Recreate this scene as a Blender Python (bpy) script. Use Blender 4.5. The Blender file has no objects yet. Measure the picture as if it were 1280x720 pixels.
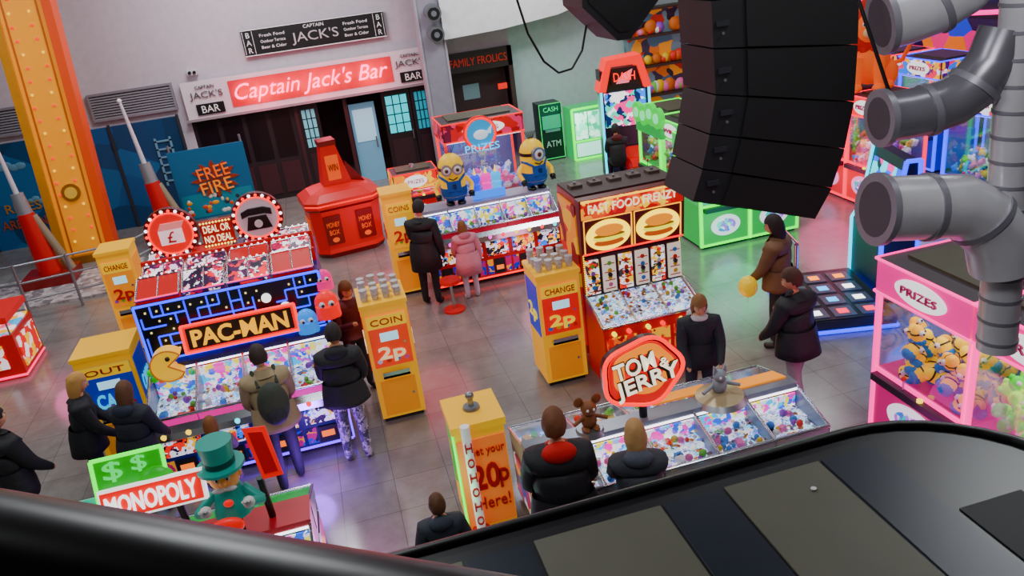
import bpy, bmesh, math, random
from mathutils import Vector, Matrix, Euler
random.seed(7)
R_=math.radians
# ------------------------------------------------------------------ materials
def col(h,sat=1.15):
    h=h.lstrip('#'); o=[]
    for i in (0,2,4):
        v=int(h[i:i+2],16)/255
        o.append(v/12.92 if v<=0.04045 else ((v+0.055)/1.055)**2.4)
    l=.3*o[0]+.55*o[1]+.15*o[2]
    o=[min(1,max(0,l+(c-l)*sat)) for c in o]
    return (*o,1)
_mc={}
def mat(h,rough=.5,metal=0.,em=0.,emh=None,key=None):
    k=(h,rough,metal,em,emh)
    if k in _mc: return _mc[k]
    m=bpy.data.materials.new('mat_'+h.strip('#')); m.use_nodes=True
    nt=m.node_tree; b=nt.nodes['Principled BSDF']
    b.inputs['Base Color'].default_value=col(h,1.3); b.inputs['Roughness'].default_value=rough; b.inputs['Metallic'].default_value=metal
    if em>0:
        b.inputs['Emission Color'].default_value=col(emh or h,1.5); b.inputs['Emission Strength'].default_value=em if em<1 else 1+(em-1)*.5
        if em>=1: c=col(h,1.4); b.inputs['Base Color'].default_value=(c[0]*.4,c[1]*.4,c[2]*.4,1)
    else:
        n=nt.nodes.new('ShaderNodeTexNoise'); n.inputs['Scale'].default_value=6; n.inputs['Detail'].default_value=4
        tc=nt.nodes.new('ShaderNodeTexCoord'); nt.links.new(tc.outputs['Object'],n.inputs['Vector'])
        mx=nt.nodes.new('ShaderNodeMix'); mx.data_type='RGBA'; mx.blend_type='MULTIPLY'
        mx.inputs['Factor'].default_value=.25; mx.inputs['A'].default_value=col(h,1.2)
        rp=nt.nodes.new('ShaderNodeValToRGB'); rp.color_ramp.elements[0].position=.3; rp.color_ramp.elements[1].position=.7
        rp.color_ramp.elements[0].color=(.55,.55,.55,1)
        nt.links.new(n.outputs['Fac'],rp.inputs['Fac']); nt.links.new(rp.outputs['Color'],mx.inputs['B']); nt.links.new(mx.outputs['Result'],b.inputs['Base Color'])
        if rough in (.7,.8,.85):
            n2=nt.nodes.new('ShaderNodeTexNoise'); n2.inputs['Scale'].default_value=14; n2.inputs['Detail'].default_value=5; nt.links.new(tc.outputs['Object'],n2.inputs['Vector'])
            bp=nt.nodes.new('ShaderNodeBump'); bp.inputs['Strength'].default_value=.35; bp.inputs['Distance'].default_value=.03; nt.links.new(n2.outputs['Fac'],bp.inputs['Height']); nt.links.new(bp.outputs['Normal'],b.inputs['Normal'])
    _mc[k]=m; return m
def graphic(cols,scale=6,em=.6,rough=.35,noise=.25):
    k=('g',tuple(cols),scale,em)
    if k in _mc: return _mc[k]
    m=bpy.data.materials.new('graphic_print'); m.use_nodes=True
    nt=m.node_tree; b=nt.nodes['Principled BSDF']; b.inputs['Roughness'].default_value=rough
    tc=nt.nodes.new('ShaderNodeTexCoord'); v=nt.nodes.new('ShaderNodeTexVoronoi'); v.inputs['Scale'].default_value=scale
    nz=nt.nodes.new('ShaderNodeTexNoise'); nz.inputs['Scale'].default_value=scale*.8
    ad=nt.nodes.new('ShaderNodeMix'); ad.data_type='RGBA'; ad.blend_type='ADD'; ad.inputs['Factor'].default_value=noise
    nt.links.new(tc.outputs['Object'],nz.inputs['Vector']); nt.links.new(tc.outputs['Object'],ad.inputs['A']); nt.links.new(nz.outputs['Color'],ad.inputs['B'])
    nt.links.new(ad.outputs['Result'],v.inputs['Vector'])
    sp=nt.nodes.new('ShaderNodeSeparateColor'); nt.links.new(v.outputs['Color'],sp.inputs['Color'])
    rp=nt.nodes.new('ShaderNodeValToRGB'); rp.color_ramp.interpolation='CONSTANT'
    e=rp.color_ramp.elements
    while len(e)<len(cols): e.new(.5)
    for i,c in enumerate(cols): e[i].position=i/len(cols); e[i].color=col(c,1.35)
    nt.links.new(sp.outputs['Red'],rp.inputs['Fac']); nt.links.new(rp.outputs['Color'],b.inputs['Base Color'])
    nt.links.new(rp.outputs['Color'],b.inputs['Emission Color']); b.inputs['Emission Strength'].default_value=em
    _mc[k]=m; return m
def glassm(tint='#ffffff',fac=.1):
    k=('gl',tint,fac)
    if k in _mc: return _mc[k]
    m=bpy.data.materials.new('glass_pane'); m.use_nodes=True; nt=m.node_tree; nt.nodes.clear()
    t=nt.nodes.new('ShaderNodeBsdfTransparent'); t.inputs[0].default_value=col(tint)
    g=nt.nodes.new('ShaderNodeBsdfGlossy'); g.inputs['Roughness'].default_value=.05
    mx=nt.nodes.new('ShaderNodeMixShader'); mx.inputs[0].default_value=fac
    o=nt.nodes.new('ShaderNodeOutputMaterial'); nt.links.new(t.outputs[0],mx.inputs[1]); nt.links.new(g.outputs[0],mx.inputs[2]); nt.links.new(mx.outputs[0],o.inputs[0])
    _mc[k]=m; return m
def floor_mat():
    m=bpy.data.materials.new('floor_tiles'); m.use_nodes=True; nt=m.node_tree; b=nt.nodes['Principled BSDF']
    tc=nt.nodes.new('ShaderNodeTexCoord')
    br=nt.nodes.new('ShaderNodeTexBrick'); br.offset=0; br.inputs['Scale'].default_value=1; br.inputs['Brick Width'].default_value=.6; br.inputs['Row Height'].default_value=.6
    br.inputs['Mortar Size'].default_value=.005; br.inputs['Color1'].default_value=col('#86827d',1); br.inputs['Color2'].default_value=col('#7e7a75',1); br.inputs['Mortar'].default_value=col('#66625e',1)
    nz=nt.nodes.new('ShaderNodeTexNoise'); nz.inputs['Scale'].default_value=3.5; nz.inputs['Detail'].default_value=9; nz.inputs['Roughness'].default_value=.7
    rp=nt.nodes.new('ShaderNodeValToRGB'); rp.color_ramp.elements[0].position=.3; rp.color_ramp.elements[0].color=(.6,.58,.56,1); rp.color_ramp.elements[1].position=.7
    mx=nt.nodes.new('ShaderNodeMix'); mx.data_type='RGBA'; mx.blend_type='MULTIPLY'; mx.inputs['Factor'].default_value=.7
    L=nt.links.new
    L(tc.outputs['Object'],br.inputs['Vector']); L(tc.outputs['Object'],nz.inputs['Vector']); L(nz.outputs['Fac'],rp.inputs['Fac'])
    L(br.outputs['Color'],mx.inputs['A']); L(rp.outputs['Color'],mx.inputs['B']); L(mx.outputs['Result'],b.inputs['Base Color'])
    mr=nt.nodes.new('ShaderNodeMapRange'); mr.inputs['To Min'].default_value=.1; mr.inputs['To Max'].default_value=.32
    L(nz.outputs['Fac'],mr.inputs['Value']); L(mr.outputs['Result'],b.inputs['Roughness']); b.inputs['Specular IOR Level'].default_value=.75
    return m
BLK=mat('#0b0b0d',.4); DK=mat('#17161a',.5); CH=mat('#c8ccd2',.2,1); SIL=mat('#9a9da3',.35,.8); WH=mat('#e9e7e6',.5)
YEL=mat('#ffc012',.4,0,.25); RED=mat('#c0161c',.35)  # YEL cabinet paint is brightened by a slight self-glow
GL=glassm()
def em(h,s): return mat(h,.4,0,s)
NP=em('#ff1896',4.0); NG=em('#08ff78',3.5); NB=em('#0c4cff',6); NC=em('#10d0ff',3.5); NV=em('#6a1cff',6); NR=em('#ff0c24',4); NW=em('#f4f6ff',3)
PLAY=graphic(['#7f9cd0','#e8f4ff','#90c8ff','#ffffff','#4f70c0','#ffe0b0','#ffffff','#c0a0f0','#a8f0ff'],26,.95)  # coin beds: their LED lighting is put into the surface as self-glow
# ------------------------------------------------------------------ mesh builder
class MB:
    def __init__(s): s.v=[];s.f=[];s.m=[];s.sm=[];s.mats=[];s.T=Matrix()
    def mi(s,m):
        if m not in s.mats: s.mats.append(m)
        return s.mats.index(m)
    def add(s,vs,fs,m,sm=False):
        b=len(s.v); i=s.mi(m)
        for v in vs: s.v.append(s.T@Vector(v))
        for f in fs: s.f.append([b+k for k in f]); s.m.append(i); s.sm.append(sm)
    def box(s,x0,x1,y0,y1,z0,z1,m):
        s.add([(x0,y0,z0),(x1,y0,z0),(x1,y1,z0),(x0,y1,z0),(x0,y0,z1),(x1,y0,z1),(x1,y1,z1),(x0,y1,z1)],
              [(0,3,2,1),(4,5,6,7),(0,1,5,4),(1,2,6,5),(2,3,7,6),(3,0,4,7)],m)
    def prism(s,pts,a0,a1,axis,m,a=None):
        n=len(pts)
        def P(p,w):
            return (w,p[0],p[1]) if axis=='x' else ((p[0],w,p[1]) if axis=='y' else (p[0],p[1],w))
        s.add([P(p,a0) for p in pts]+[P(p,a1) for p in pts],[list(range(n))[::-1],list(range(n,2*n))]+[(i,(i+1)%n,n+(i+1)%n,n+i) for i in range(n)],m)
    def cyl(s,p0,p1,r0,r1,m,n=16,sm=True):
        p0=Vector(p0);p1=Vector(p1); d=(p1-p0).normalized()
        a=d.orthogonal().normalized(); b=d.cross(a)
        vs=[]
        for p,r in ((p0,r0),(p1,r1)):
            for i in range(n):
                t=2*math.pi*i/n; vs.append(p+a*(r*math.cos(t))+b*(r*math.sin(t)))
        s.add(vs,[(i,(i+1)%n,n+(i+1)%n,n+i) for i in range(n)],m,sm)
        s.add(vs,[list(range(n))[::-1],list(range(n,2*n))],m)
    def tube(s,pts,r,m,n=8,closed=False):
        P=[Vector(p) for p in pts]
        if closed: P.append(P[0])
        for a,b in zip(P[:-1],P[1:]): s.cyl(a,b,r,r,m,n)
    def sweep(s,pts,r,m,n=24):
        P=[Vector(p) for p in pts]; vs=[]; up=None
        for i,p in enumerate(P):
            d=(P[min(i+1,len(P)-1)]-P[max(i-1,0)]).normalized()
            if up is None: up=d.orthogonal().normalized()
            up=(up-d*up.dot(d)).normalized(); b=d.cross(up)
            for k in range(n): t=2*math.pi*k/n; vs.append(p+up*(r*math.cos(t))+b*(r*math.sin(t)))
        s.add(vs,[(i*n+k,i*n+(k+1)%n,(i+1)*n+(k+1)%n,(i+1)*n+k) for i in range(len(P)-1) for k in range(n)],m,True)
        s.add(vs,[list(range(n)),list(range(len(vs)-n,len(vs)))],m)
    def sph(s,c,r,m,n=14,k=9,rot=None):
        if not hasattr(r,'__len__'): r=(r,r,r)
        vs=[];c=Vector(c)
        for j in range(k+1):
            ph=math.pi*j/k
            for i in range(n):
                t=2*math.pi*i/n; v=Vector((r[0]*math.sin(ph)*math.cos(t),r[1]*math.sin(ph)*math.sin(t),r[2]*math.cos(ph)))
                if rot: v=rot@v
                vs.append(c+v)
        fs=[(j*n+i,(j+1)*n+i,(j+1)*n+(i+1)%n,j*n+(i+1)%n) for j in range(k) for i in range(n)]
        s.add(vs,fs,m,True)
    def ell(s,c,rx,rz,t,m,n=32,axis='y'):
        pts=[(c[0]+rx*math.cos(2*math.pi*i/n),c[2]+rz*math.sin(2*math.pi*i/n)) for i in range(n)]
        s.prism(pts,c[1]-t,c[1],'y',m)
    def coins(s,x0,x1,y0,y1,zf,n,r,mats):
        for i in range(n):
            x=random.uniform(x0,x1);y=random.uniform(y0,y1);z=zf(x,y)+random.uniform(.002,.03)
            q=Euler((random.uniform(-.4,.4),random.uniform(-.4,.4),0)).to_matrix()
            vs=[Vector((x,y,z))+q@Vector((r*math.cos(k*math.pi/4),r*math.sin(k*math.pi/4),0)) for k in range(8)]
            s.add(vs,[tuple(range(8))],random.choice(mats))
    def toys(s,x0,x1,y0,y1,z0,z1,n,r,mats,goggle=False):
        for i in range(n):
            x=random.uniform(x0,x1);y=random.uniform(y0,y1);f=random.random();z=z0+(z1-z0)*f*f; c=Vector((x,y,z))
            m=random.choice(mats); q=Euler([random.uniform(-1,1),random.uniform(-1,1),random.uniform(-2,2)]).to_matrix()
            if goggle:
                s.sph(c,(r*.75,r*.75,r*1.15),m,10,7,q); s.sph(c+q@Vector((0,0,-r*.6)),(r*.78,r*.78,r*.6),goggle,8,6,q); s.cyl(c+q@Vector((0,0,r*.3)),c+q@Vector((0,0,r*.45)),r*.78,r*.76,BLK,10)
                s.sph(c+q@Vector((0,-r*.7,r*.4)),r*.32,WH,8,6); s.sph(c+q@Vector((0,-r*.98,r*.4)),r*.12,BLK,6,4)
            else:
                s.sph(c,(r,r*.85,r),m,8,6,q); s.sph(c+q@Vector((r*.6,0,r*.8)),r*.4,m,6,4); s.sph(c+q@Vector((-r*.6,0,r*.8)),r*.4,m,6,4)
                s.sph(c+q@Vector((0,-r*.7,0)),r*.35,WH,6,4)
    def text(s,body,c,w,h,m,face='-y',ext=.01,shear=0,roll=0,bev=0,tilt=0,offset=0):
        t=bpy.data.curves.new('t','FONT'); t.body=body; t.extrude=.02; t.shear=shear; t.resolution_u=3; t.align_x='CENTER'; t.offset=offset
        ob=bpy.data.objects.new('t',t); bpy.context.collection.objects.link(ob)
        bpy.context.view_layer.update()
        me=bpy.data.meshes.new_from_object(ob.evaluated_get(bpy.context.evaluated_depsgraph_get()))
        bpy.data.objects.remove(ob); bpy.data.curves.remove(t)
        if not me.vertices: return
        xs=[v.co.x for v in me.vertices]; ys=[v.co.y for v in me.vertices]
        sx=w/(max(xs)-min(xs)); sy=h/(max(ys)-min(ys)); mx=(max(xs)+min(xs))/2; my=(max(ys)+min(ys))/2
        if face=='-y': Rm=Euler((R_(90),0,0)).to_matrix()
        elif face=='-x': Rm=Euler((R_(90),0,R_(-90))).to_matrix()
        elif face=='x': Rm=Euler((R_(90),0,R_(90))).to_matrix()
        else: Rm=Matrix.Identity(3)
        Rt=Euler((R_(tilt),0,0)).to_matrix(); Rr=Euler((0,0,R_(roll))).to_matrix(); c=Vector(c)
        vs=[c+Rm@(Rt@(Rr@Vector(((v.co.x-mx)*sx,(v.co.y-my)*sy,v.co.z/.02*ext)))) for v in me.vertices]
        s.add(vs,[list(p.vertices) for p in me.polygons],m); bpy.data.meshes.remove(me)
    def obj(s,name,g=None,bev=0):
        me=bpy.data.meshes.new(name); me.from_pydata([tuple(v) for v in s.v],[],s.f)
        for m in s.mats: me.materials.append(m)
        me.polygons.foreach_set('material_index',s.m); me.polygons.foreach_set('use_smooth',s.sm); me.update()
        bm=bmesh.new(); bm.from_mesh(me); bmesh.ops.recalc_face_normals(bm,faces=bm.faces); bm.to_mesh(me); bm.free()
        ob=bpy.data.objects.new(name,me); bpy.context.collection.objects.link(ob)
        if g: ob.parent=g
        if bev:
            b=ob.modifiers.new('bevel','BEVEL'); b.width=bev; b.segments=2; b.limit_method='ANGLE'
        return ob
def grp(name,x,y,z=0,rz=0):
    e=bpy.data.objects.new(name,None); e.empty_display_size=.2; e.location=(x,y,z); e.rotation_euler=(0,0,R_(rz)); bpy.context.collection.objects.link(e); return e
def solo(name,M,x=0,y=0,z=0,rz=0,bev=0):
    o=M.obj(name,None,bev); o.location=(x,y,z); o.rotation_euler=(0,0,R_(rz)); return o
# ------------------------------------------------------------------ room shell
FM=floor_mat()
M=MB(); M.box(-14,18,-1,24.5,-.1,0,FM); solo('floor',M)
WL=mat('#bdb2ba',.65); WD=mat('#3a2c30',.6); SOF=mat('#e4dfe2',.6)
YW=21.5
M=MB()
M.box(-14,-3,YW,YW+.2,0,7.6,WL); M.box(-3,3,YW,YW+.2,2.5,7.6,WL); M.box(3,3.5,YW,YW+.2,0,7.6,WL); M.box(3.5,5.35,YW,YW+.2,2.75,7.6,WL); M.box(5.35,18,YW,YW+.2,0,7.6,mat('#b4c2c2',.6))  # right stretch: teal light falling on the wall is put into its colour
solo('wall_back',M)
M=MB(); M.box(18,18.2,-1,24.5,0,7.6,mat('#241a2c',.65)); solo('wall_right',M)
M=MB(); M.box(-14.2,-14,-1,24.5,0,7.6,mat('#6b6068',.65)); solo('wall_left',M)
M=MB(); M.box(-14,18,-1.2,-1,0,7.6,mat('#4a444a',.65)); solo('wall_front',M)
M=MB(); M.box(-14,18,-1,24.5,7.6,7.8,mat('#6a686c',.65)); solo('ceiling',M)
M=MB(); M.box(-3,3.2,24.2,24.4,0,3,mat('#4a2028',.65)); M.box(3.4,5.4,23.4,23.5,0,3,mat('#2c1a20',.65)); M.box(-3.1,-3,21.7,24.2,0,3,WD); M.box(3.2,3.3,21.7,24.2,0,3,WD); M.box(5.36,5.46,21.7,23.5,0,3,WD); M.box(-3,5.4,21.7,24.3,2.9,3,WD)
solo('wall_bar_interior',M)
M=MB()
T=mat('#24161a',.45); T2=mat('#3b1d22',.4)
M.box(-3,-.5,21.52,21.6,0,2.5,T); 
for x in (-2.9,-2.3,-1.7,-1.1): M.box(x,x+.48,21.49,21.52,.15,.95,T2); M.box(x,x+.48,21.49,21.52,1.1,2.3,mat('#14080c',.3))
M.box(-.5,-.42,21.45,21.6,0,2.5,T2); M.box(.75,.85,21.45,21.6,0,2.5,T2)
solo('wall_bar_panelling',M)
M=MB(); LB=mat('#6f93a8',.4,0,.3)
M.box(.88,1.55,21.62,21.68,0,2.1,LB); M.box(.95,1.48,21.6,21.62,1.1,1.95,mat('#a8c8d8',.3,0,.5)); M.cyl((1.45,21.56,.9),(1.45,21.56,1.2),.02,.02,CH)
solo('door_1',M)
def paned(name,x0,x1,tint):
    M=MB(); M.box(x0,x1,21.46,21.495,0,2.35,mat('#1b1216',.4)); 
    nx=3; nz=4; w=(x1-x0-.16)/nx; h=1.0/nz
    for i in range(nx):
        for j in range(nz): M.box(x0+.08+i*w+.015,x0+.08+(i+1)*w-.015,21.44,21.47,1.2+j*h+.015,1.2+(j+1)*h-.015,tint)
    M.box(x0+.1,x1-.1,21.44,21.47,.15,1.05,mat('#2d1a1f',.4)); M.cyl((x1-.07,21.4,1.0),(x1-.07,21.4,1.25),.015,.015,CH,8); solo(name,M)
paned('door_2',1.75,2.5,em('#4fd0d8',1.1)); paned('door_3',2.52,3.0,em('#3a98a8',.4)); paned('door_4',-.42,.1,em('#7cb6c0',.25))
M=MB(); M.box(-3,3.05,21.25,21.44,2.42,3.3,mat('#cfc2c8',.5,0,.04)); M.box(-3.05,3.1,21.22,21.44,2.36,2.42,mat('#8c8085',.5)); 
M.box(-1.9,2.15,21.235,21.25,2.56,3.2,mat('#a82840',.5,0,.3,'#ff0428'))  # red glow of the neon on the board, put in as an emissive panel
solo('trim_fascia',M)
g=grp('neon_bar_sign',0,21.12)
M=MB(); NE=em('#ff6f8c',15)
M.text("Captain Jack's Bar",(.12,0,2.87),3.8,.5,NE,shear=.35,ext=.03,offset=-.005); M.cyl((-1.7,.1,2.9),(-1.7,0,2.9),.01,.01,BLK,6); M.cyl((1.9,.1,2.9),(1.9,0,2.9),.01,.01,BLK,6)
M.obj('neon_lettering',g)
def logo(x):
    M=MB(); M.text('CAPTAIN',(0,0,3.16),.45,.08,BLK); M.text("JACK'S",(0,0,2.96),.78,.2,mat('#4a3f42',.5)); M.box(-.3,.36,-.01,.02,2.5,2.76,BLK); M.text('BAR',(.03,-.015,2.63),.42,.17,WH)
    solo('bar_logo_sign',M,x,21.21)
logo(-2.45); logo(2.62)
M=MB(); M.box(-1.75,1.75,-.05,.05,0,.62,BLK); 
for sx in (-1.6,1.6):
    M.text('B\nA\nR',(sx,-.06,.31),.12,.48,WH); M.box(sx-.12,sx-.11,-.06,-.05,.04,.58,WH); M.box(sx+.11,sx+.12,-.06,-.05,.04,.58,WH)
M.text('CAPTAIN',(0,-.06,.52),.5,.08,WH); M.text("JACK'S",(0,-.06,.26),1.15,.3,mat('#b5aeb0',.5))
for sx in (-1.02,1.02):
    for k,t in enumerate(('Fresh Food','Outdoor Terrace','Beer & Cider')): M.text(t,(sx,-.06,.45-k*.14),.6,.07,WH)
for p in ((-1.75,1.75,-.07,-.05,0,.02),(-1.75,1.75,-.07,-.05,.6,.62)): M.box(*p,WH)
solo('hanging_bar_sign',M,.42,21.4,3.68)
M=MB()
pts=[(3.5,3.45),(5,3.5),(6.5,3.65),(8,4.0),(9.5,4.5),(9.5,7.6),(3.5,7.6)]
M.prism(pts,20.6,21.5,'y',SOF); solo('trim_soffit',M)
M=MB(); M.box(-.28,.28,-.22,.22,0,7.5,mat('#8d8893',.5)); M.box(-.33,-.28,-.25,.25,0,7.5,mat('#a59fa8',.5)); M.box(.28,.33,-.25,.25,0,7.5,mat('#a59fa8',.5)); solo('column_grey',M,3.22,20.95)
M=MB()
for z in (3.65,4.15): M.cyl((0,0,z),(0,-.28,z-.04),.2,.2,SIL,20); M.cyl((0,-.28,z-.04),(0,-.3,z-.04),.15,.15,BLK,20); M.cyl((0,-.3,z-.04),(0,-.31,z-.04),.07,.07,SIL,12)
solo('wall_loudspeaker',M,3.3,20.72)
def louvre(x0,x1,z0,z1):
    M=MB(); M.box(x0,x1,-.04,0,z0,z1,mat('#3d3a40',.6)); n=9
    for i in range(n):
        z=z0+(z1-z0)*(i+.5)/n; M.prism([(-.12,z-.02),(-.04,z+.02),(-.04,z+.0),(-.12,z-.035)],x0,x1,'x',mat('#8d8990',.5))
    for q in ((x0-.05,x0,-.13,0,z0,z1),(x1,x1+.05,-.13,0,z0,z1),(x0-.05,x1+.05,-.13,0,z1,z1+.05),(x0-.05,x1+.05,-.13,0,z0-.05,z0)): M.box(*q,mat('#7d7880',.5))
    solo('louvre_vent',M,0,21.5)
louvre(-5.1,-3.25,2.75,3.3); louvre(-8.2,-6.4,2.75,3.3)
M=MB(); M.box(-.12,.12,-.2,.0,0,.14,mat('#c9c4c8',.4)); M.cyl((-.05,-.2,.07),(-.05,-.26,.07),.04,.04,BLK,10); M.cyl((.06,-.2,.07),(.06,-.26,.07),.04,.04,BLK,10); solo('security_camera',M,-2.65,21.5,3.45)
def mural():
    M=MB(); MB1=graphic(['#123a5c','#174a76','#10324e','#1c5680','#143e62'],1.2,.05); 
    M.box(-10,-3.25,21.38,21.48,0,2.55,MB1)
    for x in (-8.2,-6.5,-4.9,-3.3): M.box(x,x+.06,21.33,21.38,0,2.6,mat('#2c2a30',.5))
    for (cx,cz,s) in ((-7.5,2.0,.25),(-5.8,1.8,.2),(-7.1,1.1,.2)):
        for k in range(4): M.sph((cx+k*s*.6,21.38,cz+.05*math.sin(k*2)),(s*.5,.02,s*.35),mat('#5f8ba5',.6),12,8)
    for q in ((-3.95,-3.9),(-3.6,-3.55)): M.box(*q,21.34,21.38,.9,2.1,mat('#6f93a8',.5))
    for z in (1.0,1.2,1.4,1.6,1.8,2.0): M.box(-3.95,-3.55,21.34,21.38,z,z+.04,mat('#6f93a8',.5))
    M.text('RIDES',(-7.3,21.36,1.0),.8,.22,mat('#b07828',.4)); M.text('ARE FUN',(-7.4,21.36,.6),1.0,.22,mat('#a04a20',.4))
    solo('mural_panel',M)
mural()
M=MB(); M.box(-.85,.85,-.03,.03,.35,2.0,mat('#1f5272',.5,0,.05)); M.box(-.8,.8,-.035,-.03,.4,.95,mat('#2f7a8c',.5)); M.text('FREE',(.05,-.06,1.42),.72,.28,mat('#e87818',.4,0,.3),roll=6); M.text('FIRE',(.05,-.06,1.08),.72,.28,mat('#e89020',.4,0,.3),roll=6)
for i in range(12):
    a=2*math.pi*i/12; M.prism([(.05,1.25),(.05+.42*math.cos(a-.15),1.25+.34*math.sin(a-.15)),(.05+.55*math.cos(a),1.25+.46*math.sin(a)),(.05+.42*math.cos(a+.15),1.25+.34*math.sin(a+.15))],-.05,-.036,'y',mat('#8a3418',.5))
for k in range(26): M.sph((random.uniform(-.75,.75),-.035,random.uniform(.45,.9)),(random.uniform(.03,.09),.01,.05),random.choice([mat('#c85028',.5),mat('#d8d0c8',.5),mat('#18303c',.5),mat('#e0a030',.5)]),8,6)
for x in (-.8,.8): M.cyl((x,.08,0),(x,.08,2.15),.03,.03,SIL,8)
solo('comic_banner_panel',M,-2.6,19.6,0,0)
# ------------------------------------------------------------------ yellow studded column
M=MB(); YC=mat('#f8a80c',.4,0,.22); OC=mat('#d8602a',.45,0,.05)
M.T=Matrix.Shear('XY',4,(.06,0))
M.box(-.42,.42,-.2,.2,0,7.5,YC); M.box(.42,.6,-.25,.25,0,7.5,OC); M.box(-.6,-.42,-.25,.25,0,7.5,mat('#c98a20',.4)); M.box(.3,.34,-.21,-.2,0,7.5,mat('#c86a18',.4)); M.box(-.34,-.3,-.21,-.2,0,7.5,mat('#c86a18',.4))
for k in range(26):
    z=.5+k*.27
    for x in (-.2,.18): M.sph((x+.04*math.sin(k),-.21,z),.03,em('#ff3010',1.6) if k%3 else em('#ffd080',1.8),8,6)
M.cyl((0,-.2,1.6),(0,-.24,1.6),.2,.2,mat('#c08828',.3,.6),20); M.cyl((0,-.24,1.6),(0,-.25,1.6),.13,.13,mat('#f7c86a',.3),16)
M.box(-.7,.7,-.35,.35,0,.18,mat('#8c5a20',.5))
solo('yellow_studded_column',M,-5.6,19.3)
def mast(x,y,tx,ty,h):
    M=MB(); b=Vector((0,0,.2)); t=Vector((tx,ty,h)); 
    M.cyl(b,b.lerp(t,.42),.24,.16,mat('#a81c20',.35,0,.05),20); M.cyl(b.lerp(t,.4),b.lerp(t,.56),.15,.12,mat('#9a9a9e',.3,.5),20); M.cyl(b.lerp(t,.54),t,.055,.03,mat('#d9d6dc',.3,.3),12)
    M.box(-.5,.5,-.4,.4,.0,.22,mat('#7a1418',.4)); M.cyl((.42,0,.2),b.lerp(t,.4)+Vector((.12,0,0)),.09,.08,mat('#8a7a66',.4),12); M.sph(t,.05,WH,8,6)
    solo('bungee_trampoline_mast',M,x,y,.05 if x<-5 else 0)
mast(-6.05,17.9,-.25,.2,3.3); mast(-3.7,19.0,-.3,.2,3.35)
M=MB(); Hx=graphic(['#8e8a8c','#b9b4b4','#6f6b6e','#a39d9e'],9,.02)
M.box(-8.5,-4.3,16.45,18.4,0,.05,Hx); solo('play_area_matting',M)
M=MB()
for z in (.35,.7,1.05): M.tube([(-8.3,16.1,z),(-6.0,15.95,z),(-4.0,16.2,z),(-3.1,17.6,z)],.022,SIL)
for p in ((-8.3,16.1),(-7.1,16.02),(-6.0,15.95),(-5.1,16.06),(-4.0,16.2),(-3.1,17.6)): M.cyl((*p,0),(*p,1.08),.028,.028,SIL,8)
solo('safety_railing',M)
# ------------------------------------------------------------------ generic machines
PRZ=[mat('#e8c23a',.5),mat('#e0483a',.5),mat('#4a8ad8',.5),mat('#e878b0',.5),mat('#7cc85a',.5),mat('#efefef',.5),mat('#9a58c8',.5)]
COIN=[mat('#d8d9dc',.25,.9),mat('#c98a4a',.3,.9),mat('#e9eaf0',.25,.7),mat('#b0b4bc',.3,.9)]
def change_machine(x,y,rz,W,D,H,body,panel,label,lc,cups=False,sub='CHARGE',name='coin_change_machine',side=None):
    g=grp(name,x,y,0,rz); M=MB(); side=side or panel
    M.box(-W/2,W/2,-D/2,D/2,.06,H-.02,body); M.box(-W/2+.03,W/2-.03,-D/2+.03,D/2-.03,0,.06,DK)
    M.box(-W/2-.015,W/2+.015,-D/2-.03,D/2+.015,H-.05,H,body); f=-D/2
    M.box(-W/2+.04,W/2-.04,f-.02,f,H*.48,H*.9,panel); M.text(label,(0,f-.03,H*.58),W*.6,H*.13,lc,offset=.02); M.box(-W/2+.04,W/2-.04,f-.025,f,H*.8,H*.9,mat('#ffd030',.4,0,.4)); M.text(sub,(0,f-.03,H*.85),W*.7,H*.05,mat('#b81818',.4))
    M.box(-W*.2,W*.2,f-.03,f-.02,H*.69,H*.76,em('#bfe6ff',1)); M.box(-W*.3,W*.3,f-.09,f,H*.40,H*.42,CH); M.box(-W*.3,W*.3,f-.09,f-.075,H*.40,H*.45,CH); M.box(-W/2+.06,W/2-.06,f-.01,f,H*.06,H*.36,mat('#f8a81a',.4,0,.15)); M.cyl((W*.3,f-.02,H*.22),(W*.3,f,H*.22),.018,.018,CH,8)
    for k in range(4): M.ell((-W*.3+k*W*.2,f-.022,H*.53),W*.06,W*.05,.006,random.choice(PRZ),12)
    M.cyl((W*.32,f-.03,H*.66),(W*.32,f,H*.66),.02,.02,CH,10)
    for s in (-1,1):
        M.box(min(s*W/2,s*(W/2+.008)),max(s*W/2,s*(W/2+.008)),-D*.42,D*.42,H*.45,H*.9,side)
        M.text(label,(s*(W/2+.012),0,H*.62),D*.6,H*.15,lc,face='x' if s>0 else '-x')
    M.obj('cabinet',g,.008)
    if cups:
        M=MB()
        for i in range(4):
            for j in range(3): 
                cx=-W*.36+i*W*.24; cy=-D*.3+j*D*.3; hh=.1+.07*random.random()
                for q in range(3): M.cyl((cx,cy,H+q*hh/3),(cx,cy,H+(q+1)*hh/3+.02),.038,.05,mat('#c8c4c8',.4),12)
        M.obj('plastic_cups',g)
    return g
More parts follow.
